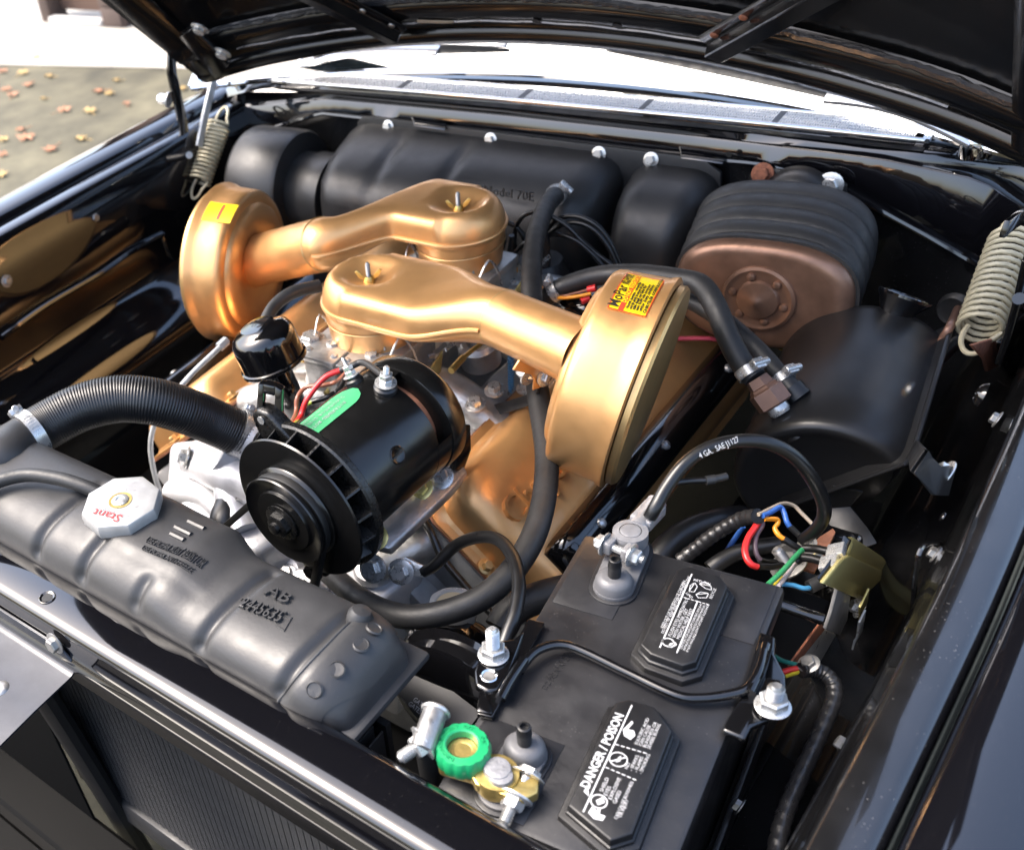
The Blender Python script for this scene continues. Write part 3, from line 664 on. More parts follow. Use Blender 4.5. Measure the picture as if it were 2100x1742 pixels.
# ------------------------------------------------------------------ gold air cleaners
def air_cleaner(lab, stud, sg, seam_c, end_c, rt, can, cax, group='gold air cleaners'):
    """stud: wing nut axis (x, y); sg: side the horn leads to; can = (xi, ri, xo, ro, y, z)"""
    t = thing('air_cleaner', lab, 'air cleaner', (stud[0], stud[1], .90), group)
    x0, y0 = stud; ZS, ZT = .956, .992; R = .0605
    NS, NA = 66, 56; rings = []
    L = sg * (seam_c[0] - x0)
    us = [-R + R * .999 * (1 - cos(pi * k / 2 / 16)) + 0 for k in range(16)] + [(L) * k / 49 for k in range(50)]
    us[0] = -R * .9995
    for u in us:
        s = smoothstep(.42 * L, L, u)                         # 0: flat stadium, 1: round tube
        w_ = sqrt(max(1e-6, R * R - u * u)) if u < 0 else R
        if u >= 0: w_ = R * (1 - smoothstep(.5 * L, L, u)) + rt * smoothstep(.5 * L, L, u)
        yc = y0 + (seam_c[1] - y0) * s; zc = ZS + (seam_c[2] - ZS) * s
        up = (ZT - ZS) * (1 - s) + rt * s; dn = .009 * (1 - s) + rt * s
        ring = []
        for k in range(NA):
            th = 2 * pi * k / NA; cth, sth = cos(th), sin(th)
            e = .38 + .62 * s                              # superellipse exponent: boxy lid to round tube
            yy = abs(cth) ** e * (1 if cth > 0 else -1); zz = abs(sth) ** e * (1 if sth > 0 else -1)
            hw = w_
            if sth > 0:
                edge = min(1, (R - sqrt(min(R * R, u * u + (yy * w_) ** 2))) / .022) if u < .0 else 1
                zz *= 1 - (1 - sqrt(max(0, edge * (2 - edge)))) * (1 if u < 0 else 0)
            y_, z_ = yc + yy * hw, zc + (up if sth > 0 else dn) * zz
            if sth > 0 and s < .5:
                rr = sqrt(u * u * .75 + ((y_ - y0) * 1.05) ** 2); dp = .017 * (1 - smoothstep(.012, .040, rr)) ; z_ -= dp
            ring.append(V((x0 + sg * u, y_, z_)))
        rings.append(ring)
    a_, b_ = V(seam_c), V(end_c); ax_ = (b_ - a_).normalized()
    for k in range(1, 9):
        cc2 = a_ + ax_ * (.012 * k / 8); bl = k / 8
        flat_ = V((sg, 0, 0)).lerp(ax_, bl).normalized(); sy_ = V((0, 1, 0)) - flat_ * flat_.y; sy_.normalize(); sz_ = flat_.cross(sy_); sz_ = sz_ if sz_.z > 0 else -sz_
        rings.append([cc2 + sy_ * (rt * .998 * cos(2 * pi * q / NA)) + sz_ * (rt * .998 * sin(2 * pi * q / NA)) for q in range(NA)])
    lid = obj('lid', loft(rings), 'gold', t, angle=50)
    # rolled seam along the lid
    sp = []
    for side_ in (-1, 1):
        pass
    loop = [V((x0 - sg * R * cos(a), y0 + R * sin(a), ZS)) for a in [(-pi / 2) + pi * k / 24 for k in range(25)]]
    def sidepts(s_):
        out = []
        for k in range(1, 26):
            u = L * .97 * k / 25; s = smoothstep(.42 * L, L, u); w_ = R * (1 - smoothstep(.5 * L, L, u)) + rt * smoothstep(.5 * L, L, u)
            out.append(V((x0 + sg * u, y0 + (seam_c[1] - y0) * s + s_ * w_, ZS + (seam_c[2] - ZS) * s)))
        return out
    path = sidepts(-1)[::-1] + loop + sidepts(1)
    obj('seam', tube(path, .0028, 8, smooth=False), 'gold', lid)
    drum = obj('drum', lathe([(.0592, .950 - .9), (.0592, .046), (.0586, .044), (.0560, .012), (.0545, .004)], (x0, y0, .9), (0, 0, 1), 48, cap=False), 'gold', t)
    obj('joint_line', lathe([(.0580, 0), (.0592, .0008), (.0586, .0016)], (x0, y0, .9330), (0, 0, 1), 48, cap=False), 'gold_edge', drum)
    a, b = V(seam_c), V(end_c)
    tb = obj('intake_tube', lathe([(rt * .99, .004), (rt * 1.016, .0045), (rt * 1.02, .007), (rt * 1.01, .02), (rt * 1.05, (b - a).length * .9), (rt * 1.12, (b - a).length + .02)], a, b - a, 40, cap=False), 'gold', t)
    obj('joint_line', lathe([(rt * 1.006, .0035), (rt * 1.028, .0045), (rt * 1.022, .0062)], a, b - a, 40, cap=False), 'gold_edge', tb)
    cc, ri, d, ro = can
    prof = [(.0005, .000), (ri * .45, .000), (ri * .52, -.004), (ri * .78, -.004), (ri * .82, .000), (ri * .84, .004), (ri * .91, .004), (ri * .965, .0055), (ri * .99, .009), (ri, .014), (ri * 1.008, d * .45), (ri * 1.02, d * .72), (ro * .985, d * .86), (ro * 1.01, d * .95), (ro * 1.015, d), (ro * .99, d + .002), (ro * .93, d + .001), (ro * .93, d - .005)]
    cn = obj('filter_can', lathe(prof, cc, cax, 88, cap=False), 'gold', t, angle=50)
    obj('back_plate', lathe([(.0005, 0), (ro * .90, 0), (ro * .955, .002), (ro * .955, .008), (ro * .93, .011), (.0005, .011)], cc + cax * (d + .001), cax, 72, cap=False), 'gold_edge', t)
    # wing nut and stud
    zz = ZT - .0185
    obj('stud', thread_stud((x0, y0, zz), (0, 0, 1), .0031, .027), 'dull_steel', t)
    wn_ = obj('wing_nut', lathe([(.0075, 0), (.007, .004), (.0055, .008), (.0045, .010)], (x0, y0, zz), (0, 0, 1), 16), 'brass', t)
    for q in (-1, 1):
        dd = V((cos(.5), sin(.5), 0)) * q
        obj('wing', prism([V((x0, y0, zz + .004)) + dd * .005, V((x0, y0, zz + .004)) + dd * .012 + V((0, 0, .005)), V((x0, y0, zz + .004)) + dd * .0165 + V((0, 0, .013)), V((x0, y0, zz + .004)) + dd * .013 + V((0, 0, .015)), V((x0, y0, zz + .004)) + dd * .006 + V((0, 0, .007))], V((-dd.y, dd.x, 0)) * .002, .0005), 'brass', wn_)
    return t, cn
AX1 = V((cos(.174), sin(.174), -.183)).normalized(); AX2 = -V((cos(.237), sin(.237), -.026)).normalized()
FC = (V((.283, .553, .937)), .1095, .068, .114)
ac1, can1 = air_cleaner('gold air cleaner whose tube leads to the can with a clear yellow warning sticker', (.004, .560), 1, (.188, .552, .975), PX(1174, 716, .292), .0325, FC, AX1)
LC = (V((-.318, .691, .863)), .113, .060, .119)
ac2, can2 = air_cleaner('gold air cleaner whose lid sits against the black heater box', (.004, .760), -1, PX(668, 500, -.140), (-.318, .693, .872), .0365, LC, AX2)
# stickers wrapped on the cans
def sticker(can, cax):
    cc, ri, d, ro = can; sd_ = cax.cross(V((0, 0, 1))).normalized(); sd_ = -sd_ if sd_.y > 0 else sd_; up_ = cax.cross(sd_); up_ = up_ if up_.z > 0 else -up_
    def fm(th, u, h):
        f = min(1, max(0, u / d)); rr = ri * (1.002 + .018 * f) + .0009 + h
        if f > .72: rr = ri * 1.018 + (ro * .985 - ri * 1.02) * (f - .72) / .14 + .0009 + h
        return cc + cax * u + sd_ * (rr * cos(th)) + up_ * (rr * sin(th))
    return fm
def sticker_on(par, can, sg, t0, t1, u0, u1, texts):
    fm = sticker(can, AX1 if sg > 0 else AX2); ri = can[1]
    rows = [[fm(t0 + (t1 - t0) * j / 12, u0 + (u1 - u0) * i / 4, 0) for j in range(13)] for i in range(5)]
    st = obj('sticker', grid(rows), 'sticker_yellow', par, label='yellow and red warning sticker with black and red print')
    if sg < 0:
        obj('print', join(*[grid([[fm(t0 + (t1 - t0) * (.1 + .8 * j / 8), u0 + (u1 - u0) * (q + .10 * i), .0004) for j in range(9)] for i in range(2)]) for q in (.42,)]), 'sticker_red', st)
        return st
    rim = .03
    A_ = (t1 - t0) * ri; W_ = (u1 - u0)
    mp = lambda uu, vv, h: fm(t0 + uu / ri, u0 + W_ - (vv), .0005)
    # u axis: along the rotation; v axis: across the can. The text reads upward along the can
    def at_(a, v, h=0): return fm(t0 + (t1 - t0) * a, u0 + (u1 - u0) * v, .0005)
    edge = [[at_(j / 16, .0), at_(j / 16, .022)] for j in range(17)], [[at_(j / 16, .978), at_(j / 16, 1)] for j in range(17)], [[at_(0, i / 6), at_(.02, i / 6)] for i in range(7)], [[at_(.98, i / 6), at_(1, i / 6)] for i in range(7)]
    obj('border', join(*[grid(e) for e in edge]), 'sticker_red', st)
    obj('red_band', grid([[at_(.02 + .96 * j / 14, .27), at_(.02 + .96 * j / 14, .40)] for j in range(15)]), 'sticker_red', st)
    def tx(s, size, a, v, m, a1=.94):
        cw = (t1 - t0) * ri * (a1 - a) / (len(s) * .56 * size)
        # baseline at fraction v across the sticker, start at fraction a; letters' up points toward smaller v
        obj('print', text_geo(s, size, lambda uu, vv, h: fm(t0 + (t1 - t0) * a + uu / ri, u0 + (u1 - u0) * v - vv, .0008), 0, 2, cw=cw, bold=.0002), m, st)
    tx('MoPar', .0150, .05, .24, 'black_print', .56)
    tx('AIR CLEANER', .0052, .58, .11, 'black_print'); tx('PART NO.', .0052, .58, .22, 'black_print')
    tx('DO NOT WASH OR OIL', .0062, .17, .385, 'sticker_yellow')
    for i, s in enumerate(('Normal operation - remove filter', 'and tap gently to remove dirt each', 'miles. Install new MoPar filter', 'every 15,000 miles. Service more', 'under dusty conditions')):
        tx(s, .0032, .08, .49 + .085 * i, 'black_print')
    tx('CHRYSLER CORPORATION', .0038, .06, .955, 'black_print')
    return st
def find_can(fm, px, py, d):
    best = None
    for i in range(60):
        th = .4 + 1.4 * i / 59
        for j in range(40):
            u = d * j / 39; q = fm(th, u, 0) - CAM; x = CX + FP * q.dot(CR) / q.dot(CW); y = CY - FP * q.dot(CU) / q.dot(CW); e = (x - px) ** 2 + (y - py) ** 2
            if best is None or e < best[0]: best = (e, th, u)
    return best[1], best[2]
fm1 = sticker(FC, AX1); q0, q1, q2, q3 = [find_can(fm1, *q, FC[2]) for q in ((1254, 631), (1277, 557), (1357, 577), (1336, 654))]
sticker_on(can1, FC, 1, (q0[0] + q3[0]) / 2, (q1[0] + q2[0]) / 2 + .03, (q0[1] + q1[1]) / 2, min(FC[2] * .84, (q2[1] + q3[1]) / 2), 1)
fm2 = sticker(LC, AX2); q0, q1, q2, q3 = [find_can(fm2, *q, LC[2]) for q in ((490, 455), (500, 412), (420, 425), (412, 462))]
sticker_on(can2, LC, -1, (q0[0] + q3[0]) / 2, (q1[0] + q2[0]) / 2, (q0[1] + q1[1]) / 2, (q2[1] + q3[1]) / 2, 1)
# bracket that carries the front tube
bk = thing('tube_bracket', 'gold angle bracket and black stay holding the front intake tube', 'bracket', PZ(1095, 790, .85))
obj('angle', strip([PX(1060, 745, .235), PX(1098, 755, .24), PX(1105, 770, .24), PX(1103, 795, .24)], .016, .0025, (.3, 1, 0), .0006), 'gold', bk)
obj('bolt', join(hexbolt(PX(1118, 772, .245), (1, -.3, .1), .008, .008), hexbolt(PX(1085, 770, .232), (-1, .3, .1), .008, .014), tube([PX(1070, 773, .225), PX(1120, 773, .245)], .0035, 8, 2)), 'zinc', bk)
obj('stay', strip([PX(1105, 790, .236), PX(1098, 815, .225), PX(1060, 828, .19), PX(1000, 845, .15), PX(955, 858, .12)], .014, .003, (0, .4, 1), .0006), 'satin_black', bk)
# ------------------------------------------------------------------ radiator
rad = thing('radiator', 'black painted radiator with embossed ribbed top tank and finned core', 'radiator', (.05, .08, .45))
XL, XR = -.36, .366
def tx_(px, py): return PZ(px, py, .958).x
GRV = [(tx_(69, 1150), 12, 115, 1), (tx_(162, 1200), 12, 115, 1), (tx_(274, 1262), 16, 62, .8), (tx_(405, 1338), 12, 128, 1), (tx_(567, 1440), 12, 128, 1)]
def tankp(x, deg, off=0.):
    th = radians(deg); c, s = cos(th), sin(th)
    e = .72
    yy = .077 - .0635 * (abs(c) ** e) * (1 if c > 0 else -1); zz = .938 + .050 * (abs(s) ** e if s > 0 else -abs(s))
    st_ = smoothstep(.155, .195, x); zz = .938 + (zz - .938) * (1 - .20 * st_) if zz > .938 else zz
    if yy > .077: yy = .077 + (yy - .077) * (1 - .20 * st_)
    # round the right-hand end off
    q = max(0, (x - (XR - .060)) / .060); k = sqrt(max(0, 1 - min(1, q) ** 2.8)) if q > 0 else 1
    k2 = .25 + .75 * k
    yc = .077; yy = yc + (yy - yc) * (.55 + .45 * k); zz = .925 + (zz - .925) * k
    n = V((0, -c, s)).normalized()
    g = 0
    for gx_, d0, d1, dep in GRV:
        w = math.exp(-((x - gx_ - .006 * (deg - 60) / 60) / .0060) ** 2) * smoothstep(d0 - 6, d0 + 8, deg) * (1 - smoothstep(d1 - 8, d1 + 6, deg)); g -= .0062 * w * dep
    # pads and the raised step at the filler neck
    g += .0022 * smoothstep(tx_(330, 1130) - .06, tx_(330, 1130) - .045, x) * (1 - smoothstep(tx_(470, 1180) - .0, tx_(470, 1180) + .02, x)) * smoothstep(70, 78, deg) * (1 - smoothstep(150, 160, deg))
    g += .0018 * math.exp(-((x - .057) / .05) ** 4) * smoothstep(60, 90, deg)
    return V((x, yy, zz)) + n * (g + off)
NX = 260; rows = []
for i in range(NX + 1):
    x = XL + (XR - XL) * i / NX
    rows.append([tankp(x, -8 + 196 * j / 56) for j in range(57)])
tank = obj('top_tank', grid(rows), 'rad_black', rad, angle=70)
# flange under the tank
obj('header_flange', join(box(((XL + XR) / 2 + .004, .072, .928), (XR - XL + .004, .122, .009), .004), box(((XL + XR) / 2 - .01, .077, .915), (XR - XL - .03, .11, .02), .006)), 'rad_black', rad)
# embossed lettering on the tank
def on_tank(px, py, z=.985):
    q = PZ(px, py, z); 
    return q
def tank_fm(x0, deg0, slope=0):
    R_ = .052
    return lambda u, v, h: tankp(x0 + u, deg0 + math.degrees(-(v) / R_) * -1.0, h + .0004)
def pxt(x, deg):
    q = tankp(x, deg) - CAM; return CX + FP * q.dot(CR) / q.dot(CW), CY - FP * q.dot(CU) / q.dot(CW)
def find_t(px, py):
    best = None
    for i in range(140):
        x = -.1 + .48 * i / 139
        for j in range(50):
            d = 5 + 150 * j / 49; a = pxt(x, d); e = (a[0] - px) ** 2 + (a[1] - py) ** 2
            if best is None or e < best[0]: best = (e, x, d)
    return best[1], best[2]
def tank_text(s, px, py, px2, py2, size_mul=1.0, dep=.0009):
    (x0, d0), (x1, d1) = find_t(px, py), find_t(px2, py2)
    n = len(s); size = size_mul; R_ = .062; cw_ = abs(x1 - x0) / (n * .60 * size)
    obj('lettering', text_geo(s, size, lambda u, v, h: tankp(x0 + u, d0 + (d1 - d0) * u / max(1e-6, (x1 - x0)) + math.degrees(v / R_), h - .0002), dep, 2, cw=cw_), 'rad_black', tank)
tank_text('USE MOPAR RUST RESISTOR', 298, 1113, 432, 1172, .0062)
tank_text('USE MOPAR ANTI-FREEZE', 288, 1127, 408, 1184, .0062)
tank_text('AB', 540, 1218, 590, 1240, .0135, .0018)
tank_text('2445635', 492, 1246, 592, 1288, .0125, .0018)
tank_text('CRD', 75, 1000, 25, 975, .9) if 0 else None
for a, b, c in (((362, 1078), (392, 1094), 0), ((385, 1068), (418, 1085), 0), ((352, 1090), (378, 1104), 0)):
    (xa_, da_), (xb_, db_) = find_t(*a), find_t(*b)
    obj('raised_bar', tube([tankp(xa_ + (xb_ - xa_) * k / 6, da_ + (db_ - da_) * k / 6, -.0006) for k in range(7)], .0032, 8, 1), 'rad_black', tank)
# frame round the part number
(xa_, da_), (xb_, db_) = find_t(487, 1222), find_t(590, 1262)
fr_ = [find_t(*q) for q in ((489, 1235), (500, 1222), (600, 1268), (585, 1296))]
obj('number_frame', tube([tankp(x, d, .0003) for x, d in fr_ + fr_[:1]], .0011, 6, smooth=False), 'rad_black', tank)
# end strap with dimples
def esx(t, deg): return XR - .062 + .018 * sin(radians(deg)) + t * (.050 - .018 * sin(radians(deg)) - .008 * cos(radians(deg * 2)))
rows_ = [[tankp(esx(i / 8, 6 + 150 * j / 30), 6 + 150 * j / 30, .0022 + .0012 * (i in (0, 8)) * -1) for j in range(31)] for i in range(9)]
obj('end_strap', grid(rows_), 'rad_black', tank, angle=70)
obj('strap_edge', tube([tankp(esx(0, 6 + 150 * j / 30), 6 + 150 * j / 30, .0012) for j in range(31)], .0016, 6, 1, smooth=False), 'rad_black', tank)
for d in (112, 92, 72, 45): obj('dimple', lathe([(.0075, 0), (.0062, .0012), (.0056, .0002), (.0005, -.0002)], tankp(esx(.52, d), d, .0024), V((.25, -cos(radians(d)), sin(radians(d)))), 18), 'rad_black', tank)
obj('end_knob', lathe([(.011, -.01), (.011, .002), (.008, .007), (.0005, .009)], tankp(esx(.1, 118), 118, .002), (.2, .3, 1), 18), 'rad_black', tank)
# filler neck and outlet
obj('filler_neck', lathe([(.030, -.02), (.027, .0), (.026, .010), (.031, .012), (.031, .014)], (.050, .094, .978), (0, 0, 1), 32), 'rad_black', rad)
obj('hose_neck', tube([V((-.30, .085, .96)), PZ(-15, 945, .975), PZ(35, 912, .972), PZ(75, 884, .968)], [.033, .0245], 26, 8), 'rad_black', rad)
# core: fins in columns between flat tubes
CY0 = .022; NT = 50; X0c, X1c = -.115, .372
pit = (X1c - X0c) / NT; z0, z1 = .49, .907
vs, fs = [], []; nf = 210
for k in range(nf):
    z = z0 + (z1 - z0) * k / nf; dz = (z1 - z0) / nf; s = 1 if k % 2 == 0 else -1
    b = len(vs); hw = pit * .43
    vs += [V((-hw, -.0, z)), V((hw, -.0, z + dz * 2.2)), V((hw, .012, z + dz * 2.2)), V((-hw, .012, z)), V((-hw, -.0, z + dz * .45)), V((hw, -.0, z + dz * 2.65)), V((hw, .012, z + dz * 2.65)), V((-hw, .012, z + dz * .45))]
    fs += [(b, b + 1, b + 5, b + 4), (b + 4, b + 5, b + 6, b + 7)]
first = None
org = rad.location
for i in range(NT):
    xc = X0c + pit * (i + .5)
    if first is None:
        first = obj('fin_column', ([v + V((xc, CY0, 0)) for v in vs], fs), 'fin_black', rad, smooth=False)
    else:
        o = first.copy(); COL.objects.link(o); o.parent = rad; o.location = V((pit * i, 0, 0))
t0_ = None
for i in range(NT + 1):
    xc = X0c + pit * i
    if t0_ is None: t0_ = obj('core_tube', box((xc, CY0 + .02, (z0 + z1) / 2), (.0018, .034, z1 - z0), .0005), 'core_black', rad)
    else:
        o = t0_.copy(); COL.objects.link(o); o.parent = rad; o.location = V((pit * i, 0, 0))
obj('core_backing', box(((X0c + X1c) / 2, CY0 + .045, (z0 + z1) / 2), (X1c - X0c, .006, z1 - z0), 0), 'core_black', rad)
obj('lower_tank', box(((X0c + X1c) / 2, .06, z0 - .025), (X1c - X0c + .03, .09, .05), .008), 'rad_black', rad)
obj('side_rail', box((X0c - .012, .035, (z0 + z1) / 2), (.016, .05, z1 - z0), .003), 'satin_black', rad)
obj('trim_strip', strip([PY(578, 1615, -.006), PY(650, 1690, -.006), PY(710, 1760, -.006)], [.003, .009, .012], .003, (1, 0, .5)), 'wire_tan', rad)
# ------------------------------------------------------------------ radiator cap
cc_ = PZ(247, 1026, 1.003); ph = radians(12)
def octr(r, z): return [V((cc_.x + r * cos(ph + pi / 4 * k), cc_.y + r * sin(ph + pi / 4 * k), z)) for k in range(8)]
body = obj('radiator_cap', bevelled(loft([octr(.0365, .988), octr(.0395, .9885), octr(.0400, .997), octr(.0385, 1.0025), octr(.030, 1.0032)]), .0008), 'cap_face', rad, label='octagonal bright metal cap with red lettering')
obj('skirt', lathe([(.030, .982), (.034, .984), (.034, .990)], (cc_.x, cc_.y, 0), (0, 0, 1), 32), 'rad_black', body)
obj('rivet', lathe([(.0085, 0), (.0085, .0012), (.0075, .002), (.0045, .0022), (.004, .0012), (.0005, .0012)], (cc_.x, cc_.y, 1.0032), (0, 0, 1), 24), 'zinc', body)
obj('ring', lathe([(.0085, .0004), (.0115, .0006), (.0115, .0002)], (cc_.x, cc_.y, 1.0032), (0, 0, 1), 28), 'brass', body)
tdir = V((-cos(radians(12)), -sin(radians(12)), 0)); tup = V((sin(radians(12)), -cos(radians(12)), 0))
def captext(s, size, v, m, cw=1.): obj('print', text_geo(s, size, planar(V((cc_.x, cc_.y, 1.0033)) + tup * v, tdir, tup), 0, 2, 'CENTER', cw), m, body)
captext('Stant', .0140, .0180, 'red_print', 1.15)
captext('CAUTION - CONTENTS HOT', .0036, .0150, 'grey_print')
for s, v in (('NEVER OPEN WHEN HOT', -.0235), ('15 LBS.', -.0285), ('TO REMOVE: PUSH DOWN', -.0185)): captext(s, .0036, v, 'grey_print')
# ------------------------------------------------------------------ hoses at the front
hs = thing('radiator_hose', 'thick ribbed black upper radiator hose arching to the engine', 'hose', PZ(250, 900, .93))
path = [PZ(45, 905, .970), PZ(95, 872, .972), PZ(165, 836, .978), PZ(240, 818, .978), PZ(310, 822, .968), PZ(375, 840, .945), PZ(435, 864, .915), PZ(502, 895, .885)]
P = catmull(path, 60)
obj('hose', tube(P, .0268, 28, smooth=False, rfun=lambda t, i: 1 + .016 * sin(i * 2 * pi / 4.6)), 'rubber_new', hs, angle=80)
obj('clamp', clamp_ring(PZ(66, 890, .971), path[1] - path[0], .0272, .014, (-.6, .3, .7)), 'zinc', hs)
obj('clamp', clamp_ring(PZ(492, 889, .889), path[-1] - path[-2], .0275, .013, (-.2, .8, .7)), 'zinc', hs)
obj('outlet_neck', tube([PZ(485, 886, .893), PZ(520, 905, .878), PZ(560, 935, .85), PZ(580, 985, .82)], [.0245, .032], 26, 8), 'alu_paint', eng)
obj('overflow_hose', tube([PZ(-60, 1030, .985), PZ(-15, 992, .995), PZ(50, 974, 1.0), PZ(115, 980, 1.0), PZ(170, 996, .996), PZ(215, 1016, .988)], .0072, 14, 10), 'rubber', label='thin grey overflow hose running to the radiator cap neck', cat='hose')
obj('lower_hose', join(tube([PZ(510, 985, .80), PZ(470, 1040, .815), PZ(462, 1090, .80), PZ(490, 1140, .76), PZ(520, 1190, .70)], .019, 18, 8), clamp_ring(PZ(492, 1140, .757), (.3, -.2, -.8), .0195, .011)), 'rubber_new', label='short grey bypass hose with clamp between pump housing and generator pulley', cat='hose')
obj('fuel_pipe', join(tube([PZ(462, 700, .905), PZ(440, 722, .90), PZ(395, 765, .89), PZ(335, 835, .87), PZ(315, 875, .85), PZ(309, 925, .82), PZ(322, 990, .78), PZ(345, 1045, .74)], .0037, 10, 8), lathe([(.0065, 0), (.0065, .014), (.005, .016)], PZ(449, 712, .902), PZ(470, 695, .905) - PZ(445, 718, .90), 6)), 'galv', label='thin silver metal pipe passing under the ribbed radiator hose', cat='pipe')
hh = thing('heater_hose', 'long black rubber hose from the heater box looping round the engine front', 'hose', PZ(930, 1260, .80))
hp_ = [PY(1142, 396, .935), PZ(1120, 425, .93), PZ(1097, 490, .935), PZ(1090, 570, .925), PZ(1093, 690, .895), PZ(1104, 810, .875), PZ(1121, 930, .865), PZ(1112, 1040, .860), PZ(1078, 1130, .855), PZ(1012, 1208, .848), PZ(930, 1250, .84), PZ(835, 1264, .83), PZ(752, 1236, .812), PZ(695, 1192, .79), PZ(650, 1150, .76)]
obj('hose', tube(hp_, .0128, 18, 12), 'rubber', hh)
obj('clamp', clamp_ring(PY(1140, 400, .932), hp_[1] - hp_[0], .0133, .010, (.6, -.3, .6)), 'zinc', hh)
obj('vent_hose', tube([PZ(540, 668, .93), PZ(562, 628, .94), PZ(600, 600, .945), PZ(655, 586, .94)], .0085, 14, 8), 'rubber', label='black rubber hose between the breather cap and gold lid', cat='hose')
# ------------------------------------------------------------------ oil filler breather
br = thing('oil_filler_cap', 'glossy black domed breather cap on a black filler tube', 'oil cap', PZ(620, 870, .80))
bc = PZ(562, 742, .925); ba = V((-.28, -.06, 1)).normalized()
obj('cap', lathe([(.0005, .0535), (.012, .0535), (.0215, .0525), (.0235, .0495), (.031, .047), (.0365, .0425), (.0395, .036), (.0400, .028), (.0402, .004), (.0425, .003), (.0430, .0005), (.0425, -.002), (.038, -.003), (.0005, -.003)], bc, ba, 56, cap=False), 'gloss_black', br, angle=50)
obj('stamp', lathe([(.0024, 0), (.0028, .0006), (.0032, 0)], bc + ba * .0535 + V((-.006, 0, 0)), ba, 16, cap=False), 'gloss_black', br)
obj('filler_tube', tube([bc - ba * .001, bc - ba * .05, PZ(625, 880, .79)], .0165, 22, 4), 'gloss_black', br)
# ------------------------------------------------------------------ generator
gen = thing('generator', 'black generator with pulley, cast fan and green nameplate', 'generator', (.17, .30, .86))
GA = V((sin(.054), cos(.054), .007)).normalized(); GO = V((.161, .192, .938)); ga, gb, gd = frame(GA)
def gp(r, deg, h): th = radians(deg); return GO + gd * h + (ga * cos(th) + gb * sin(th)) * r
RB = .0665
obj('housing', lathe([(.055, .052), (RB - .002, .054), (RB, .058), (RB, .167), (RB - .0015, .1685), (.058, .1685)], GO, GA, 72, cap=False), 'gen_black', gen)
obj('commutator', lathe([(.047, .160), (.047, .20)], GO, GA, 40), 'copper_plate', gen)
obj('rear_band', lathe([(RB - .001, .1645), (RB + .0003, .1650), (RB + .0003, .1945), (RB - .003, .1945), (RB - .003, .1645)], GO, GA, 60, cap=False, a0=radians(172), a1=radians(456)), 'gen_black', gen)
obj('rear_end_frame', lathe([(.048, .187), (RB - .002, .187), (RB + .0015, .189), (RB + .0025, .193), (RB + .0018, .210), (RB - .004, .217), (.03, .219), (.02, .226), (.0005, .227)], GO, GA, 72, cap=False), 'gen_black', gen)
obj('fan_plate', lathe([(.020, .0215), (.050, .0205), (.074, .0215), (.0800, .0225), (.0810, .0245), (.079, .0262), (.02, .027)], GO, GA, 72, cap=False), 'gloss_black' if 0 else 'gen_black', gen)
back = obj('fan_ring', lathe([(.055, .043), (.083, .043), (.085, .045), (.085, .0515), (.082, .054), (.055, .056)], GO, GA, 72, cap=False), 'cast_black', gen)
for k in range(18):
    a = 360 / 18 * k; p = [gp(.056, a, .026), gp(.0785, a + 7, .026), gp(.0825, a + 7, .044), gp(.056, a, .044)]
    obj('fan_blade', prism(p, gp(.07, a + 92, 0) - gp(.07, a + 90, 0) if 0 else (ga * -sin(radians(a)) + gb * cos(radians(a))) * .0028, .0005), 'cast_black', back)
pul = obj('pulley', lathe([(.012, .0005), (.0335, .0005), (.0345, .0035), (.046, .0025), (.0495, .000), (.0505, .0015), (.0500, .0045), (.0405, .0095), (.0405, .0115), (.0510, .0165), (.0520, .0185), (.0510, .0205), (.020, .0215)], GO, GA, 72, cap=False), 'gen_black', gen)
obj('hub', lathe([(.0335, .006), (.0315, .0062), (.016, .0065), (.016, -.001), (.014, -.003)], GO, GA, 40), 'cast_black', pul)
obj('nut', join(hexbolt(GO - gd * .001, -GA, .0135, .0085), lathe([(.0065, 0), (.0065, .0125), (.005, .0135)], GO - gd * .001, -GA, 16)), 'cast_black', pul)
# drive-end frame lugs
lug = [gp(.060, 32, .040), gp(.102, 52, .040), gp(.106, 60, .040), gp(.100, 68, .040), gp(.066, 84, .040)]
obj('adjuster_lug', prism(lug, gd * .018, .004, 3), 'cast_black', gen)
obj('lug_hole', lathe([(.0045, 0), (.0045, .001)], gp(.094, 60, .0385), GA, 16), 'zinc', gen)
sl_ = PZ(538, 905, .975); 
arm_o = gp(.096, 60, .056)
def sl(u, v): return arm_o + V((.02, .26, .97)).normalized() * v + V((.92, .38, 0)).normalized() * u
outer = [sl(-.012, -.012), sl(.014, -.012), sl(.014, .024), sl(.008, .030), sl(-.008, .031), sl(-.012, .028)]
for q in ((-.012, -.012, -.005, .030), (.006, -.012, .0135, .027), (-.006, .0225, .008, .031), (-.006, -.012, .008, -.003)):
    pass
g_ = join(prism([sl(-.013, -.014), sl(-.0055, -.014), sl(-.0055, .032), sl(-.011, .032)], V((.3, -.9, .1)) * .010, .001), prism([sl(.0065, -.014), sl(.014, -.014), sl(.0135, .026), sl(.0065, .030)], V((.3, -.9, .1)) * .010, .001), prism([sl(-.0055, .022), sl(.0065, .020), sl(.0065, .030), sl(-.0055, .032)], V((.3, -.9, .1)) * .010, .0008))
obj('slotted_arm', g_, 'gloss_black', gen)
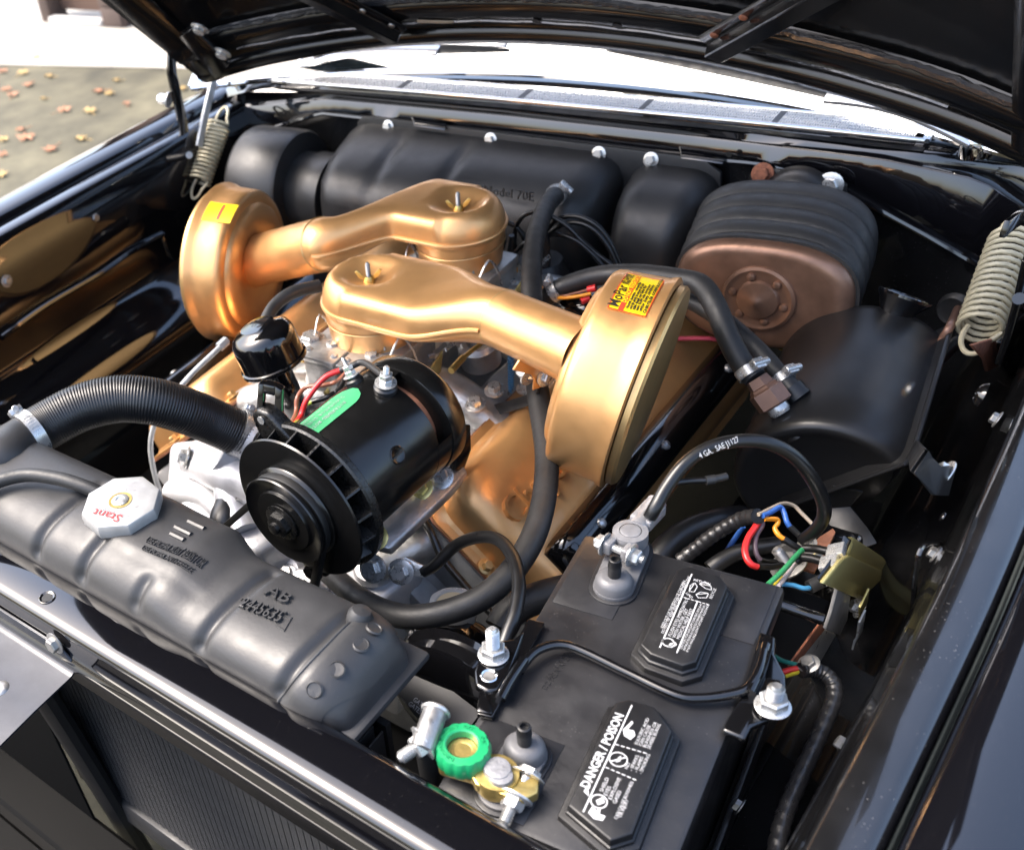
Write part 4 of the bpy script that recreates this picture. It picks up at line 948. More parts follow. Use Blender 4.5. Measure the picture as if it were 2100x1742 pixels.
# nameplate on the housing
npr = []
for i in range(15):
    h = .052 + .092 * i / 14; e = 1 if i < 11 else sqrt(max(0, 1 - ((i - 10.5) / 3.6) ** 2)); mid = 76; hw = 15.5 * e
    npr.append([gp(RB + .0008, mid - hw + 2 * hw * j / 8, h) for j in range(9)])
npl = obj('nameplate', grid(npr), 'green_plate', gen, label='worn green nameplate with silver print')
for j, (d, s) in enumerate(((83, 'MOTOR GENERATOR'), (75, 'VOLTS 12  ROTATION C'), (67, 'GJC 7012 AUTO-LITE'))):
    obj('print', text_geo(s, .0068, lambda u, v, h, d=d: gp(RB + .0014, d - 2 + math.degrees(v / RB), .060 + u), 0, 1, cw=.9), 'galv', npl)
# terminals
for d, h, sz in ((100, .158, 1.1), (64, .158, .9)):
    b0 = gp(RB - .001, d, h); n = (gp(1, d, h) - gp(0, d, h)).normalized()
    tb = obj('terminal', lathe([(.011 * sz, 0), (.011 * sz, .004), (.009 * sz, .006), (.009 * sz, .009)], b0, n, 20), 'rubber_new', gen)
    obj('nut', join(hexbolt(b0 + n * .009, n, .0068 * sz, .006, True), hexbolt(b0 + n * .016, n, .0062 * sz, .005, False), thread_stud(b0 + n * .009, n, .003 * sz, .020)), 'zinc', tb)
scr = obj('pole_screw', lathe([(.0095, -.0006), (.0095, .0004), (.0085, .0010), (.0075, .0004), (.0005, .0002)], gp(RB, 152, .112), gp(1, 152, 0) - gp(0, 152, 0), 24), 'gen_black', gen)
obj('slot', box(gp(RB + .0007, 152, .112), (.015, .0016, .0008), 0, (gd, (gp(1, 242, 0) - gp(0, 242, 0)).normalized(), (gp(1, 152, 0) - gp(0, 152, 0)).normalized())), 'core_black', scr)
# mounting bracket under the generator
mb = thing('generator_bracket', 'bare alloy bracket bar bolted beneath the generator', 'bracket', PZ(850, 1050, .80))
obj('bar', prism([PZ(765, 1075, .845), PZ(910, 945, .845), PZ(940, 940, .845), PZ(958, 965, .84), PZ(925, 1005, .835), PZ(800, 1125, .835), PZ(770, 1118, .84)], (0, .002, -.012), .003), 'alu_cast', mb)
for px, py, m_ in ((905, 978, 'zinc'), (862, 1000, 'gold_zinc'), (770, 1102, 'gold_zinc')): obj('bolt', hexbolt(PZ(px, py, .848), (.2, -.6, .8), .0095, .010), m_, mb)
obj('leg', strip([PZ(945, 870, .88), PZ(948, 920, .86), PZ(935, 965, .84)], .022, .008, (0, 1, .3), .002), 'gen_black', mb)
obj('lower_lug', prism([gp(.060, 250, .030), gp(.098, 262, .030), gp(.100, 272, .030), gp(.094, 280, .030), gp(.062, 292, .030)], gd * .02, .004, 3), 'cast_black', gen)
obj('bolt', hexbolt(gp(.090, 271, .029), -GA, .0085, .009), 'gloss_black', gen)
# drive belt
yb = .2020
bpts = []
pc = GO + gd * .0105
left_t = PY(447, 1092, yb); right_t = PY(640, 1225, yb)
for dg in range(-38, 181, 12):   # wraps over the top of the pulley: from right flank over the top to the left flank
    th = radians(180 - dg if 0 else dg); bpts.append(pc + (V((1, 0, 0)) * cos(th) + V((0, 0, 1)) * sin(th)) * .0455)
bpts = [right_t + V((0, 0, -.12)), right_t] + bpts + [left_t, left_t + V((-.02, 0, -.05))]
obj('drive_belt', strip(bpts, .0095, .0075, (0, 1, 0), .001), 'ribbed_belt', label='black vee belt running round the generator pulley', cat='belt')
# wires on the generator
def wire(name, pts, r, m, lab, n=10, seg=10, grp=None): return obj(name, tube(pts, r, seg, n), m, label=lab, cat='wire', group=grp)
t1 = gp(RB + .014, 100, .158); t2 = gp(RB + .014, 64, .158)
wire('red_wire', [gp(RB + .002, 38, .075), PZ(614, 858, .955), PZ(630, 818, .97), PZ(665, 775, .985), PZ(700, 758, .99)], .0032, 'wire_red', 'red wire curving up beside the breather tube')
wire('wire_sleeve', [PZ(698, 759, .99), PZ(722, 750, .995), PZ(748, 744, 1.0), t1], .0036, 'rubber', 'grey sleeve of the red wire at the generator terminal')
wire('brown_wire', [gp(RB + .002, 36, .075), PZ(606, 850, .95), PZ(610, 815, .96), PZ(628, 794, .965), PZ(660, 790, .97), PZ(690, 782, .975), t2], .0026, 'wire_brown', 'brown wire arching to the smaller generator terminal')
wire('olive_wire', [gp(RB + .002, 37, .08), PZ(618, 855, .95), PZ(625, 832, .955), PZ(642, 823, .96)], .0024, 'wire_olive', 'short olive wire beside the red generator wire')
wire('black_wire', [PZ(640, 824, .96), PZ(670, 814, .965), PZ(695, 798, .97), t2], .0030, 'cable_black', 'black sleeved wire under the brown generator wire')
obj('wire_tie', tube([PZ(612, 884, .94), PZ(610, 868, .945)], .0075, 12, 2), 'plastic_milky', label='pale sleeve gathering the generator wires', cat='sleeve')
# ------------------------------------------------------------------ battery
BZ = .917
FL, BL, BR_ = PZ(885, 1628, BZ), PZ(1200, 1092, BZ), PZ(1612, 1203, BZ)
BY = (BL - FL).normalized(); BX = V((BY.y, -BY.x, 0)); BL_len = (BL - FL).length; BW = (BR_ - BL).dot(BX)
BUP = V((0, 0, 1))
bat = thing('battery', 'black car battery with two labelled vent covers, held by a black clamp', 'battery', FL + BX * BW / 2 + BY * BL_len / 2 - V((0, 0, .205)))
def bp(a, b, h=0): return FL + BX * a + BY * b + BUP * h
def brect(a0, a1, b0, b1, h0, h1, w): return prism([bp(a0, b0, h0), bp(a1, b0, h0), bp(a1, b1, h0), bp(a0, b1, h0)], BUP * (h1 - h0), w)
obj('case', brect(.004, BW - .004, .004, BL_len - .004, -.205, -.026, .006), 'battery', bat)
lid = obj('lid', brect(0, BW, 0, BL_len, -.028, 0, .0045), 'battery', bat)
for a0, a1, b0, b1 in ((.006, .058, .222, BL_len - .006), (.006, .07, .006, .085), (BW - .05, BW - .006, BL_len - .075, BL_len - .006)):
    obj('raised_panel', brect(a0, a1, b0, b1, 0, .0007, .0003), 'battery', lid)
def pxpoly(pts, z): return [PZ(x, y, z) for x, y in pts]
def centroid(P): c = V((0, 0, 0)); [c.__iadd__(p) for p in P]; return c / len(P)
def cover(pts, lab):
    H = .017; P = pxpoly(pts, BZ + H); c = centroid(P)
    sc = lambda k, dz: [V((c.x + (p.x - c.x) * k, c.y + (p.y - c.y) * k, BZ + dz)) for p in P]
    def outset(d, dz):
        out = []; n = len(P)
        for i in range(n):
            a, b, d2 = P[i - 1], P[i], P[(i + 1) % n]
            e1 = (b - a).normalized(); e2 = (d2 - b).normalized()
            n1 = V((e1.y, -e1.x, 0)); n2 = V((e2.y, -e2.x, 0))
            if n1.dot(b - c) < 0: n1 = -n1
            if n2.dot(b - c) < 0: n2 = -n2
            m = (n1 + n2).normalized(); out.append(V((b.x, b.y, 0)) + m * d / max(.4, m.dot(n1)) + V((0, 0, BZ + dz)))
        return out
    o = obj('vent_cover', bevelled(loft([outset(.002, -.001), outset(.0018, .009), outset(.0002, .0098), outset(0, .0165), outset(-.0012, .0172)]), .0004, 1), 'battery_cap', bat, angle=25, label=lab)
    obj('plinth', bevelled(loft([outset(.0065, -.001), outset(.0062, .0055), outset(.0045, .0062)]), .0005, 1), 'battery_cap', o, angle=25)
    return o, BZ + .0173
cv1, zc1 = cover([(1262, 1440), (1290, 1433), (1343, 1449), (1378, 1498), (1297, 1708), (1252, 1722), (1166, 1650)], 'vent cover printed DANGER / POISON with white warning symbols')
cv2, zc2 = cover([(1388, 1168), (1414, 1160), (1476, 1180), (1492, 1203), (1428, 1356), (1400, 1364), (1334, 1340), (1314, 1320)], 'vent cover printed with white safety text and recycling arrows')
def btxt(cv, z, s, px, py, size, cw=1., m='white_print', ex=None, ey=None, bold=.0):
    obj('print', text_geo(s, size, planar(PZ(px, py, z), ex or BY, ey or -BX, .0003), 0, 2, cw=cw, bold=bold), m, cv)
def bline(cv, z, a, b, w, m='white_print'):
    p, q = PZ(*a, z + .0004), PZ(*b, z + .0004); d = (q - p).normalized(); n = V((-d.y, d.x, 0)) * w / 2
    obj('printed_line', ([p - n, p + n, q + n, q - n], [(0, 1, 2, 3)]), m, cv, smooth=False)
def bdash(cv, z, a, b, w, k):
    p, q = PZ(*a, z + .0004), PZ(*b, z + .0004); vs, fs = [], []
    for i in range(k):
        s, e = p.lerp(q, i / k), p.lerp(q, (i + .68) / k); d = (q - p).normalized(); n = V((-d.y, d.x, 0)) * w / 2; b_ = len(vs)
        vs += [s - n, s + n, e + n, e - n]; fs.append((b_, b_ + 1, b_ + 2, b_ + 3))
    obj('printed_line', (vs, fs), 'white_print', cv, smooth=False)
def bpoly(cv, z, pts, m='white_print', dz=.0004):
    obj('printed_mark', ([PZ(x, y, z + dz) for x, y in pts], [tuple(range(len(pts)))]), m, cv, smooth=False)
btxt(cv1, zc1, 'DANGER / POISON', 1207, 1618, .0093, .93, bold=.00025)
bpoly(cv1, zc1, [(1197, 1622), (1208, 1632), (1205, 1607)])
bline(cv1, zc1, (1296, 1445), (1196, 1664), .0011)
bdash(cv1, zc1, (1262, 1525), (1330, 1545), .0009, 6); bdash(cv1, zc1, (1242, 1572), (1308, 1600), .0009, 6)
for i, s in enumerate(('SULFURIC ACID', 'CAN CAUSE', 'BLINDNESS OR', 'SEVERE BURNS')): btxt(cv1, zc1, s, 1307 + i * 8.6, 1527 + i * 3.0, .0033, 1.15)
for i, s in enumerate(('NO', '- SPARKS', '- FLAMES', '- SMOKING')): btxt(cv1, zc1, s, 1287 + i * 9.6, 1577 + i * 3.4, .0034, 1.1)
for i, s in enumerate(('SHIELD', 'EYES', 'EXPLOSIVE', 'GASES')): btxt(cv1, zc1, s, 1240 + i * 9.0 - 4, 1624 + i * 8.0, .0038, 1.1)
for i, s in enumerate(('CAN CAUSE BLINDNESS', 'OR INJURY')): btxt(cv1, zc1, s, 1265 + i * 9.0, 1680 - i * 4, .0032, 1.0)
def ringmark(cv, z, px, py, r, w=.0008, slash=False):
    c = PZ(px, py, z + .0004); vs, fs = [], []; n = 28
    for k in range(n): th = 2 * pi * k / n; e = V((cos(th), sin(th), 0)); vs += [c + e * (r - w), c + e * r]
    fs = [(2 * k, 2 * k + 1, (2 * k + 3) % (2 * n), (2 * k + 2) % (2 * n)) for k in range(n)]
    obj('printed_mark', (vs, fs), 'white_print', cv, smooth=False)
    if slash:
        d = (BX + BY).normalized() * r; q = (BX - BY).normalized() * w * .6; obj('printed_mark', ([c - d - q + V((0, 0, .0001)), c - d + q + V((0, 0, .0001)), c + d + q + V((0, 0, .0001)), c + d - q + V((0, 0, .0001))], [(0, 1, 2, 3)]), 'white_print', cv, smooth=False)
ringmark(cv1, zc1, 1268, 1556, .0066, .0009, True); bpoly(cv1, zc1, [(1262, 1562), (1272, 1560), (1274, 1548), (1268, 1552)], dz=.0005)
bpoly(cv1, zc1, [(1277, 1495), (1296, 1477), (1299, 1481), (1288, 1494), (1300, 1497), (1303, 1507), (1293, 1516), (1280, 1508)])
ringmark(cv1, zc1, 1228, 1642, .0060, .0010); bpoly(cv1, zc1, [(1222, 1640), (1238, 1632), (1240, 1645), (1226, 1650)])
bpoly(cv1, zc1, [(1206, 1665), (1216, 1650), (1222, 1660), (1232, 1655), (1230, 1668), (1242, 1672), (1236, 1682), (1218, 1678)])
bline(cv2, zc2, (1419, 1176), (1353, 1327), .0011); bline(cv2, zc2, (1431, 1231), (1388, 1338), .0011)
btxt(cv2, zc2, 'KEEP OUT OF THE REACH OF CHILDREN', 1360, 1288, .0033, .97)
btxt(cv2, zc2, 'DO NOT TIP. KEEP VENT CAPS TIGHT AND LEVEL', 1361, 1299, .0033, .97)
for i, s in enumerate(('FLUSH EYES IMMEDIATELY', 'WITH WATER, GET', 'MEDICAL HELP FAST')): btxt(cv2, zc2, s, 1376 + i * 8.6, 1305 + i * 3.0, .0037, 1.08)
for i, s in enumerate(('CAUTION: FOR SAFE JUMP STARTING FOLLOW', 'INSTRUCTIONS IN VEHICLE OWNERS MANUAL', 'IF NOT AVAILABLE DON\'T ATTEMPT ASSISTANCE')): btxt(cv2, zc2, s, 1398 + i * 6.6, 1331 + i * 3.0, .0026, .98)
ringmark(cv2, zc2, 1370, 1316, .0048, .0011); bpoly(cv2, zc2, [(1368, 1326), (1374, 1318), (1386, 1316), (1388, 1322), (1378, 1327)])
btxt(cv2, zc2, 'RETURN', 1421, 1190, .0036, 1., ex=BX, ey=BY); btxt(cv2, zc2, 'RECYCLE', 1460, 1228, .0034, .9); btxt(cv2, zc2, 'LEAD', 1405, 1216, .0034, .9, ex=(BX - BY * .7), ey=(BY + BX * .7))
for pts in ([(1413, 1212), (1416, 1199), (1425, 1194), (1430, 1202), (1424, 1213)], [(1434, 1196), (1446, 1192), (1458, 1201), (1459, 1209), (1447, 1206)], [(1427, 1218), (1437, 1213), (1453, 1216), (1449, 1225), (1432, 1225)]):
    for a, b in zip(pts, pts[1:] + pts[:1]): bline(cv2, zc2, a, b, .0006)
    bline(cv2, zc2, pts[0], pts[2], .0006)
bdash(cv2, zc2, (1402, 1224), (1456, 1240), .0008, 7)
# moulded text on the lid
obj('lettering', text_geo('MADE IN MEXICO', .0068, planar(PZ(1176, 1322, BZ), -BY - BX * .12, BX - BY * .12, -.0003), .0004, 2), 'battery', lid)
obj('lettering', text_geo('68 8139  02', .0068, planar(PZ(1157, 1337, BZ), -BY - BX * .12, BX - BY * .12, -.0003), .0004, 2), 'battery', lid)
# terminals
def stadium(a, b, r, z0, z1, m, par, name, w=.0012):
    a, b = V(a), V(b); d = (b - a).normalized(); n = V((-d.y, d.x, 0)); pts = []
    for k in range(13): th = -pi / 2 + pi * k / 12; pts.append(b + (d * cos(th) + n * sin(th)) * r)
    for k in range(13): th = pi / 2 + pi * k / 12; pts.append(a + (d * cos(th) + n * sin(th)) * r)
    return obj(name, prism([V((p.x, p.y, z0)) for p in pts], (0, 0, z1 - z0), w), m, par)
tow1, post1 = PZ(1258, 1208, BZ), PZ(1290, 1130, BZ)
tow2, post2 = PZ(1076, 1550, BZ), PZ(1028, 1628, BZ)
for tw, ps in ((tow1, post1), (tow2, post2)):
    stadium(tw, ps, .0205, BZ - .001, BZ + .0022, 'battery', bat, 'terminal_recess')
    pl_ = stadium(tw, ps, .0170, BZ, BZ + .0055, 'post_grey', bat, 'terminal_base')
    obj('tower', lathe([(.0165, 0), (.0155, .008), (.0135, .011), (.0115, .0125), (.0095, .0135)], tw + V((0, 0, .004)), (0, 0, 1), 28), 'post_grey', pl_)
    obj('vent_nozzle', lathe([(.0055, 0), (.0055, .012), (.0058, .0125), (.0050, .020), (.0042, .0205), (.0032, .0205), (.003, .017)], tw + V((0, 0, .0165)), (0, 0, 1), 20), 'rubber_new', pl_)
    obj('post', lathe([(.0105, 0), (.0092, .020), (.0088, .0215), (.0065, .022), (.0005, .0215)], ps + V((0, 0, .004)), (0, 0, 1), 28), 'lead', bat)
# ------------------------------------------------------------------ positive clamp and cable
cl = thing('battery_clamp', 'grey lead cable clamp on the battery post away from the green knob', 'clamp', post1)
pc_ = post1 + V((0, 0, .012)); cd_ = (PZ(1338, 1050, .94) - PZ(1287, 1105, .94)).normalized(); cn_ = V((-cd_.y, cd_.x, 0))
obj('ring', lathe([(.0095, 0), (.0150, .0), (.0155, .004), (.0150, .013), (.0095, .0135)], pc_, (0, 0, 1), 30, cap=False), 'lead', cl)
obj('barrel', tube([pc_ + cd_ * .012 + V((0, 0, .007)), pc_ + cd_ * .03 + V((0, 0, .009)), pc_ + cd_ * .046 + V((0, 0, .014))], .0088, 14, 4), 'lead', cl)
obj('strap', box(pc_ + cd_ * .030 + V((0, 0, .009)), (.030, .021, .012), .003, (cd_, cn_, BUP)), 'lead', cl)
for s in (-1, 1): obj('ear', box(pc_ - cd_ * .0175 + cn_ * s * .0085 + V((0, 0, .006)), (.017, .0075, .013), .002, (cd_, cn_, BUP)), 'lead', cl)
bd = cn_; bo = pc_ - cd_ * .020 + V((0, 0, .006))
obj('bolt', join(tube([bo - bd * .024, bo + bd * .022], .0035, 10, 2), hexbolt(bo - bd * .0125, -bd, .0072, .008), hexbolt(bo + bd * .0125, bd, .0072, .008)), 'zinc', cl)
cb = thing('battery_cable', 'thick black battery cable arching over with white print', 'cable', PZ(1500, 1050, .88))
cpts = [(1332, 1060, .945), (1345, 1038, .955), (1366, 1000, .966), (1403, 952, .98), (1450, 919, .988), (1510, 904, .99), (1570, 907, .985), (1622, 931, .97), (1661, 974, .948), (1686, 1022, .92), (1690, 1055, .90), (1676, 1082, .875), (1648, 1106, .85)]
CP = [PZ(*q) for q in cpts]; obj('cable', tube(CP, .0060, 16, 10), 'cable_black', cb)
obj('pigtail', tube([PZ(1352, 1030, .958), PZ(1378, 994, .965), PZ(1410, 986, .965), PZ(1452, 984, .965)], .0028, 10, 8), 'cable_black', cb)
obj('pigtail_sleeve', join(tube([PZ(1447, 985, .965), PZ(1466, 982, .965)], .0042, 12, 2), tube([PZ(1466, 982, .965), PZ(1490, 976, .965)], .0034, 12, 2)), 'rubber', cb)
ta, tb_ = PZ(1436, 940, .993), PZ(1498, 913, .997); tdx = (tb_ - ta)
tn = (CAM - ta).normalized(); tyy = tn.cross(tdx).normalized()
obj('print', text_geo('4 GA.  SAE J1127', .0072, planar(ta + tn * .0015, tdx, tyy), 0, 2, cw=.72), 'white_print', cb)
# ------------------------------------------------------------------ battery hold-down
hd = thing('battery_hold_down', 'glossy black battery hold-down clamp with bent rod and two studs', 'clamp', PZ(1300, 1385, BZ))
HZ = BZ + .006
rod = [(1065, 1375, .010), (1090, 1342, .012), (1118, 1326, .012), (1152, 1321, .012), (1195, 1334, .011), (1290, 1380, .009), (1385, 1424, .009), (1440, 1430, .009), (1500, 1422, .010), (1535, 1408, .012), (1556, 1375, .014), (1566, 1335, .012)]
obj('rod', tube([PZ(x, y, BZ + h) for x, y, h in rod], .0040, 12, 8), 'gloss_black', hd)
lb = obj('end_plate', prism(pxpoly([(1084, 1275), (1118, 1284), (1072, 1365), (1010, 1478), (978, 1470), (1004, 1420), (1030, 1370)], BZ + .002), BUP * .005, .0012), 'gloss_black', hd)
obj('lug', prism(pxpoly([(1078, 1302), (1052, 1322), (1018, 1325), (988, 1348), (972, 1388), (975, 1418), (1000, 1432), (1024, 1428), (1048, 1390)], BZ + .001), BUP * .0085, .003, 3), 'gloss_black', lb)
obj('rib', tube([PZ(1026, 1432, BZ + .010), PZ(1048, 1392, BZ + .0125), PZ(1075, 1352, BZ + .013)], .0045, 10, 6), 'gloss_black', lb)
obj('skirt', prism(pxpoly([(985, 1420), (1003, 1430), (1010, 1476), (978, 1470)], BZ + .001), BUP * .008, .002), 'gloss_black', lb)
obj('hole', lathe([(.0050, 0), (.0062, .0012), (.0072, .0004)], PZ(1003, 1385, BZ + .0095), (0, 0, 1), 20, cap=False), 'chrome', lb)
obj('hole_floor', lathe([(.0001, 0), (.0050, 0)], PZ(1003, 1385, BZ + .0098), (0, 0, 1), 20, cap=False), 'dull_steel', lb)
rb = obj('end_plate', prism(pxpoly([(1556, 1303), (1590, 1316), (1588, 1352), (1610, 1395), (1612, 1455), (1572, 1487), (1540, 1500), (1527, 1526), (1478, 1506), (1490, 1482), (1516, 1440), (1536, 1380)], BZ + .001), BUP * .0065, .0025, 3), 'gloss_black', hd)
obj('rib', tube([PZ(1570, 1325, BZ + .009), PZ(1556, 1375, BZ + .012), PZ(1536, 1420, BZ + .011)], .0050, 10, 6), 'gloss_black', rb)
obj('lug', prism(pxpoly([(1560, 1395), (1600, 1400), (1615, 1440), (1600, 1470), (1560, 1475), (1545, 1440)], BZ + .006), BUP * .005, .002), 'gloss_black', rb)
for (px, py), L_, rs in (((1012, 1342), .030, .0056), ((1584, 1448), .022, .0062)):
    c = PZ(px, py, BZ + .0105)
    s = obj('stud', thread_stud(c, (0, 0, 1), rs, L_), 'zinc' if px < 1200 else 'dull_steel', hd)
    obj('washer', lathe([(rs, 0), (.0125, 0), (.0128, .0012), (.0105, .0024), (rs, .0024)], c, (0, 0, 1), 28), 'zinc', s)
    obj('nut', hexbolt(c + V((0, 0, .0022)), (0, 0, 1), .0105, .0085, False), 'zinc', s)
# ------------------------------------------------------------------ quick disconnect on the negative post
dq = thing('battery_disconnect', 'brass battery disconnect switch with a fluted green knob', 'disconnect switch', post2)
dz = BZ + .012
def dpx(pts, z): return pxpoly(pts, z)
obj('bar', prism(dpx([(893, 1540), (925, 1545), (1005, 1560), (1010, 1575), (1055, 1600), (1090, 1580), (1106, 1592), (1103, 1625), (1070, 1640), (1030, 1628), (975, 1607), (968, 1592), (900, 1573)], BZ + .020), BUP * -.010, .0015), 'brass', dq)
obj('clamp_ring', lathe([(.0095, 0), (.0165, 0), (.0170, .004), (.0160, .014), (.0095, .0145)], PZ(1020, 1605, BZ + .008), (0, 0, 1), 28, cap=False), 'brass', dq)
obj('post_top', lathe([(.0105, -.004), (.0102, .009), (.0095, .0105), (.007, .011), (.0005, .0105)], PZ(1021, 1590, BZ + .016), (0, 0, 1), 28), 'lead', dq)
kc = PZ(950, 1552, BZ + .016)
kn = []
for r, z in ((.0200, 0), (.0212, .002), (.0212, .013), (.0195, .0165), (.0130, .0170), (.0118, .016), (.0112, .010)):
    kn.append([kc + V((cos(2 * pi * k / 96) * (r * (1 - (.045 if r > .019 else 0) * (.5 + .5 * cos(14 * 2 * pi * k / 96)) ** 3)), sin(2 * pi * k / 96) * (r * (1 - (.045 if r > .019 else 0) * (.5 + .5 * cos(14 * 2 * pi * k / 96)) ** 3)), z)) for k in range(96)])
knob = obj('knob', loft(kn, cap=False), 'green_knob', dq, angle=40)
obj('insert', lathe([(.0115, .009), (.0075, .0095), (.0060, .0088), (.0005, .0088)], kc, (0, 0, 1), 28), 'brass', knob)
for s, a in (('ON', 60), ('OFF', 120), ('BATTERY', 205), ('DISCONNECT', 280)):
    th0 = radians(a)
    obj('lettering', text_geo(s, .0044, lambda u, v, h, th0=th0: kc + V((cos(th0 - u / .0145) * (.0142 + v), sin(th0 - u / .0145) * (.0142 + v), .0168 + h)), .0003, 1), 'green_knob', knob)
lg = obj('cable_lug', tube([PZ(866, 1535, BZ + .030), PZ(878, 1500, BZ + .034), PZ(892, 1462, BZ + .036)], .0095, 18, 4), 'dull_steel', dq)
obj('lug_end', lathe([(.011, 0), (.0118, .002), (.010, .004)], PZ(892, 1462, BZ + .036), PZ(892, 1462, BZ + .036) - PZ(878, 1500, BZ + .034), 20), 'zinc', lg)
bdir = (PZ(848, 1535, BZ + .028) - PZ(885, 1510, BZ + .030)).normalized()
obj('bolt', join(hexbolt(PZ(868, 1522, BZ + .028), bdir, .0095, .009), thread_stud(PZ(862, 1526, BZ + .028), bdir, .0055, .018)), 'zinc', lg)
bdir = (PZ(1050, 1665, BZ + .008) - PZ(1080, 1600, BZ + .016)).normalized()
b1 = obj('clamp_bolt', join(hexbolt(PZ(1058, 1632, BZ + .014), bdir, .0085, .010), thread_stud(PZ(1055, 1640, BZ + .013), bdir, .0048, .018)), 'zinc', dq)
obj('bolt_head', join(hexbolt(PZ(1082, 1590, BZ + .018), -bdir, .0085, .006), tube([PZ(1080, 1592, BZ + .018), PZ(1058, 1634, BZ + .013)], .0038, 10, 2)), 'zinc', dq)
obj('ground_cable', tube([PZ(872, 1520, BZ + .022), PZ(878, 1560, BZ + .0), PZ(886, 1605, BZ - .03), PZ(893, 1660, BZ - .09)], .0085, 14, 6), 'rubber', label='grey taped cable dropping from the green-knobbed switch', cat='cable')
# ------------------------------------------------------------------ engine earth strap
es_ = thing('earth_cable', 'glossy black cable looping from an engine bolt to the hold-down stud', 'cable', PZ(960, 1200, .82))
obj('cable', tube([PZ(868, 1172, .838), PZ(892, 1158, .848), PZ(935, 1118, .870), PZ(980, 1101, .890), PZ(1022, 1106, .905), PZ(1052, 1142, .915), PZ(1064, 1195, .92), PZ(1058, 1250, .918), PZ(1042, 1295, .912), PZ(1030, 1330, .905)], .0062, 16, 10), 'cable_black', es_)
obj('lug', strip([PZ(812, 1168, .838), PZ(835, 1160, .840), PZ(856, 1168, .840), PZ(872, 1172, .839)], [.018, .020, .014, .012], .005, (0, .6, .8), .0012), 'zinc', es_)
obj('bolt', hexbolt(PZ(822, 1172, .840), (.2, -.8, .5), .0095, .010), 'zinc', es_)
obj('bolt', hexbolt(PZ(765, 1165, .838), (.1, -.8, .5), .0105, .012), 'zinc', eng)
# ------------------------------------------------------------------ power steering pump and reservoir
ps = thing('power_steering_pump', 'black power steering pump with a milky plastic reservoir cap', 'pump', PZ(925, 1330, .72))
pc2 = PZ(928, 1236, .800)
obj('reservoir', lathe([(.0225, -.115), (.0228, -.05), (.0225, -.012), (.0215, -.008), (.0215, -.006)], pc2, (0, 0, 1), 36), 'gloss_black', ps)
cpz = []
for r, z in ((.0235, -.016), (.0245, -.0155), (.0250, -.004), (.0240, -.001), (.0185, .0005), (.0175, -.0015), (.0005, -.002)):
    cpz.append([pc2 + V((cos(2 * pi * k / 72), sin(2 * pi * k / 72), 0)) * (r * (1 + (.05 if r > .0225 else 0) * max(0, cos(4 * 2 * pi * k / 72)) ** 4)) + V((0, 0, z)) for k in range(72)])
pcap = obj('cap', loft(cpz, cap=False), 'plastic_milky', ps)
obj('cap_disc', lathe([(.0005, -.0010), (.0172, -.0010)], pc2, (0, 0, 1), 36, cap=False), 'milky_fluid', pcap)
obj('cap_rib', box(pc2 + V((.002, .006, .0005)), (.004, .018, .003), .0008), 'plastic_milky', pcap)
obj('lettering', text_geo('LIMITED', .0075, lambda u, v, h: pc2 + V((cos(2.8 - u / .0215), sin(2.8 - u / .0215), 0)) * (.0192 + v * .55) + V((0, 0, h - .0003)), .0005, 2), 'plastic_milky', pcap)
obj('body', lathe([(.0005, .05), (.03, .045), (.048, .03), (.055, .0), (.052, -.05), (.02, -.055)], PZ(925, 1365, .74), (.05, -.55, .8), 40, cap=False), 'gloss_black', ps)
obj('pulley', lathe([(.0005, .004), (.02, .004), (.024, .014), (.060, .012), (.066, .008), (.068, .0), (.060, -.006), (.060, -.010), (.068, -.016)], PY(935, 1432, .165), (.02, -1, .05), 60, cap=False), 'gloss_black', ps)
bl_ = obj('steering_belt', strip([PZ(868, 1412, .845), PZ(858, 1436, .84), PZ(880, 1462, .835), PZ(915, 1490, .82)][1:], .022, .004, (.5, .6, .5)), 'ribbed_belt', label='black steering pump belt with printed lettering', cat='belt')
nb_ = V((.35, -.6, .72)).normalized()
for i, (s, m) in enumerate((('GATES XL', 'grey_print'), ('GATES XL', 'grey_print'), ('7420 XL', 'wire_tan'), ('7420 XL', 'wire_tan'))):
    o0 = PZ(836 + i * 10, 1444 - i * 8.5, .852); ex_ = (PZ(900, 1480, .852) - PZ(850, 1440, .852)).normalized()
    obj('print', text_geo(s, .0062, planar(o0, ex_, V((.1, .8, .4)), .0003), 0, 2, cw=.85), m, bl_)
bb = PZ(870, 1452, .851); ex_ = (PZ(900, 1480, .852) - PZ(850, 1440, .852)).normalized(); ey_ = V((.1, .8, .4)); ey_ = (ey_ - ex_ * ey_.dot(ex_)).normalized()
obj('belt_face', prism([bb - ex_ * .03 - ey_ * .005, bb + ex_ * .045 - ey_ * .005, bb + ex_ * .045 + ey_ * .028, bb - ex_ * .03 + ey_ * .028], ex_.cross(ey_) * -.004, .0005), 'ribbed_belt', bl_)
obj('cable_loom', tube([PZ(845, 1040, .80), PZ(880, 1085, .79), PZ(905, 1140, .77), PZ(945, 1190, .755), PZ(985, 1235, .745), PZ(1015, 1265, .74)], .0045, 10, 8), 'cable_black', label='thin black wire running down the grey head below the earth cable', cat='wire')
obj('lower_heater_hose', tube([PZ(1025, 1290, .79), PZ(1050, 1252, .80), PZ(1100, 1226, .805), PZ(1165, 1208, .80), PZ(1230, 1190, .78)], .0165, 18, 8), 'rubber', label='grey rubber hose passing under the battery edge', cat='hose')
obj('power_hose', tube([PZ(985, 1370, .78), PZ(1000, 1400, .77), PZ(1010, 1440, .75)], .01, 12, 6), 'rubber', ps)
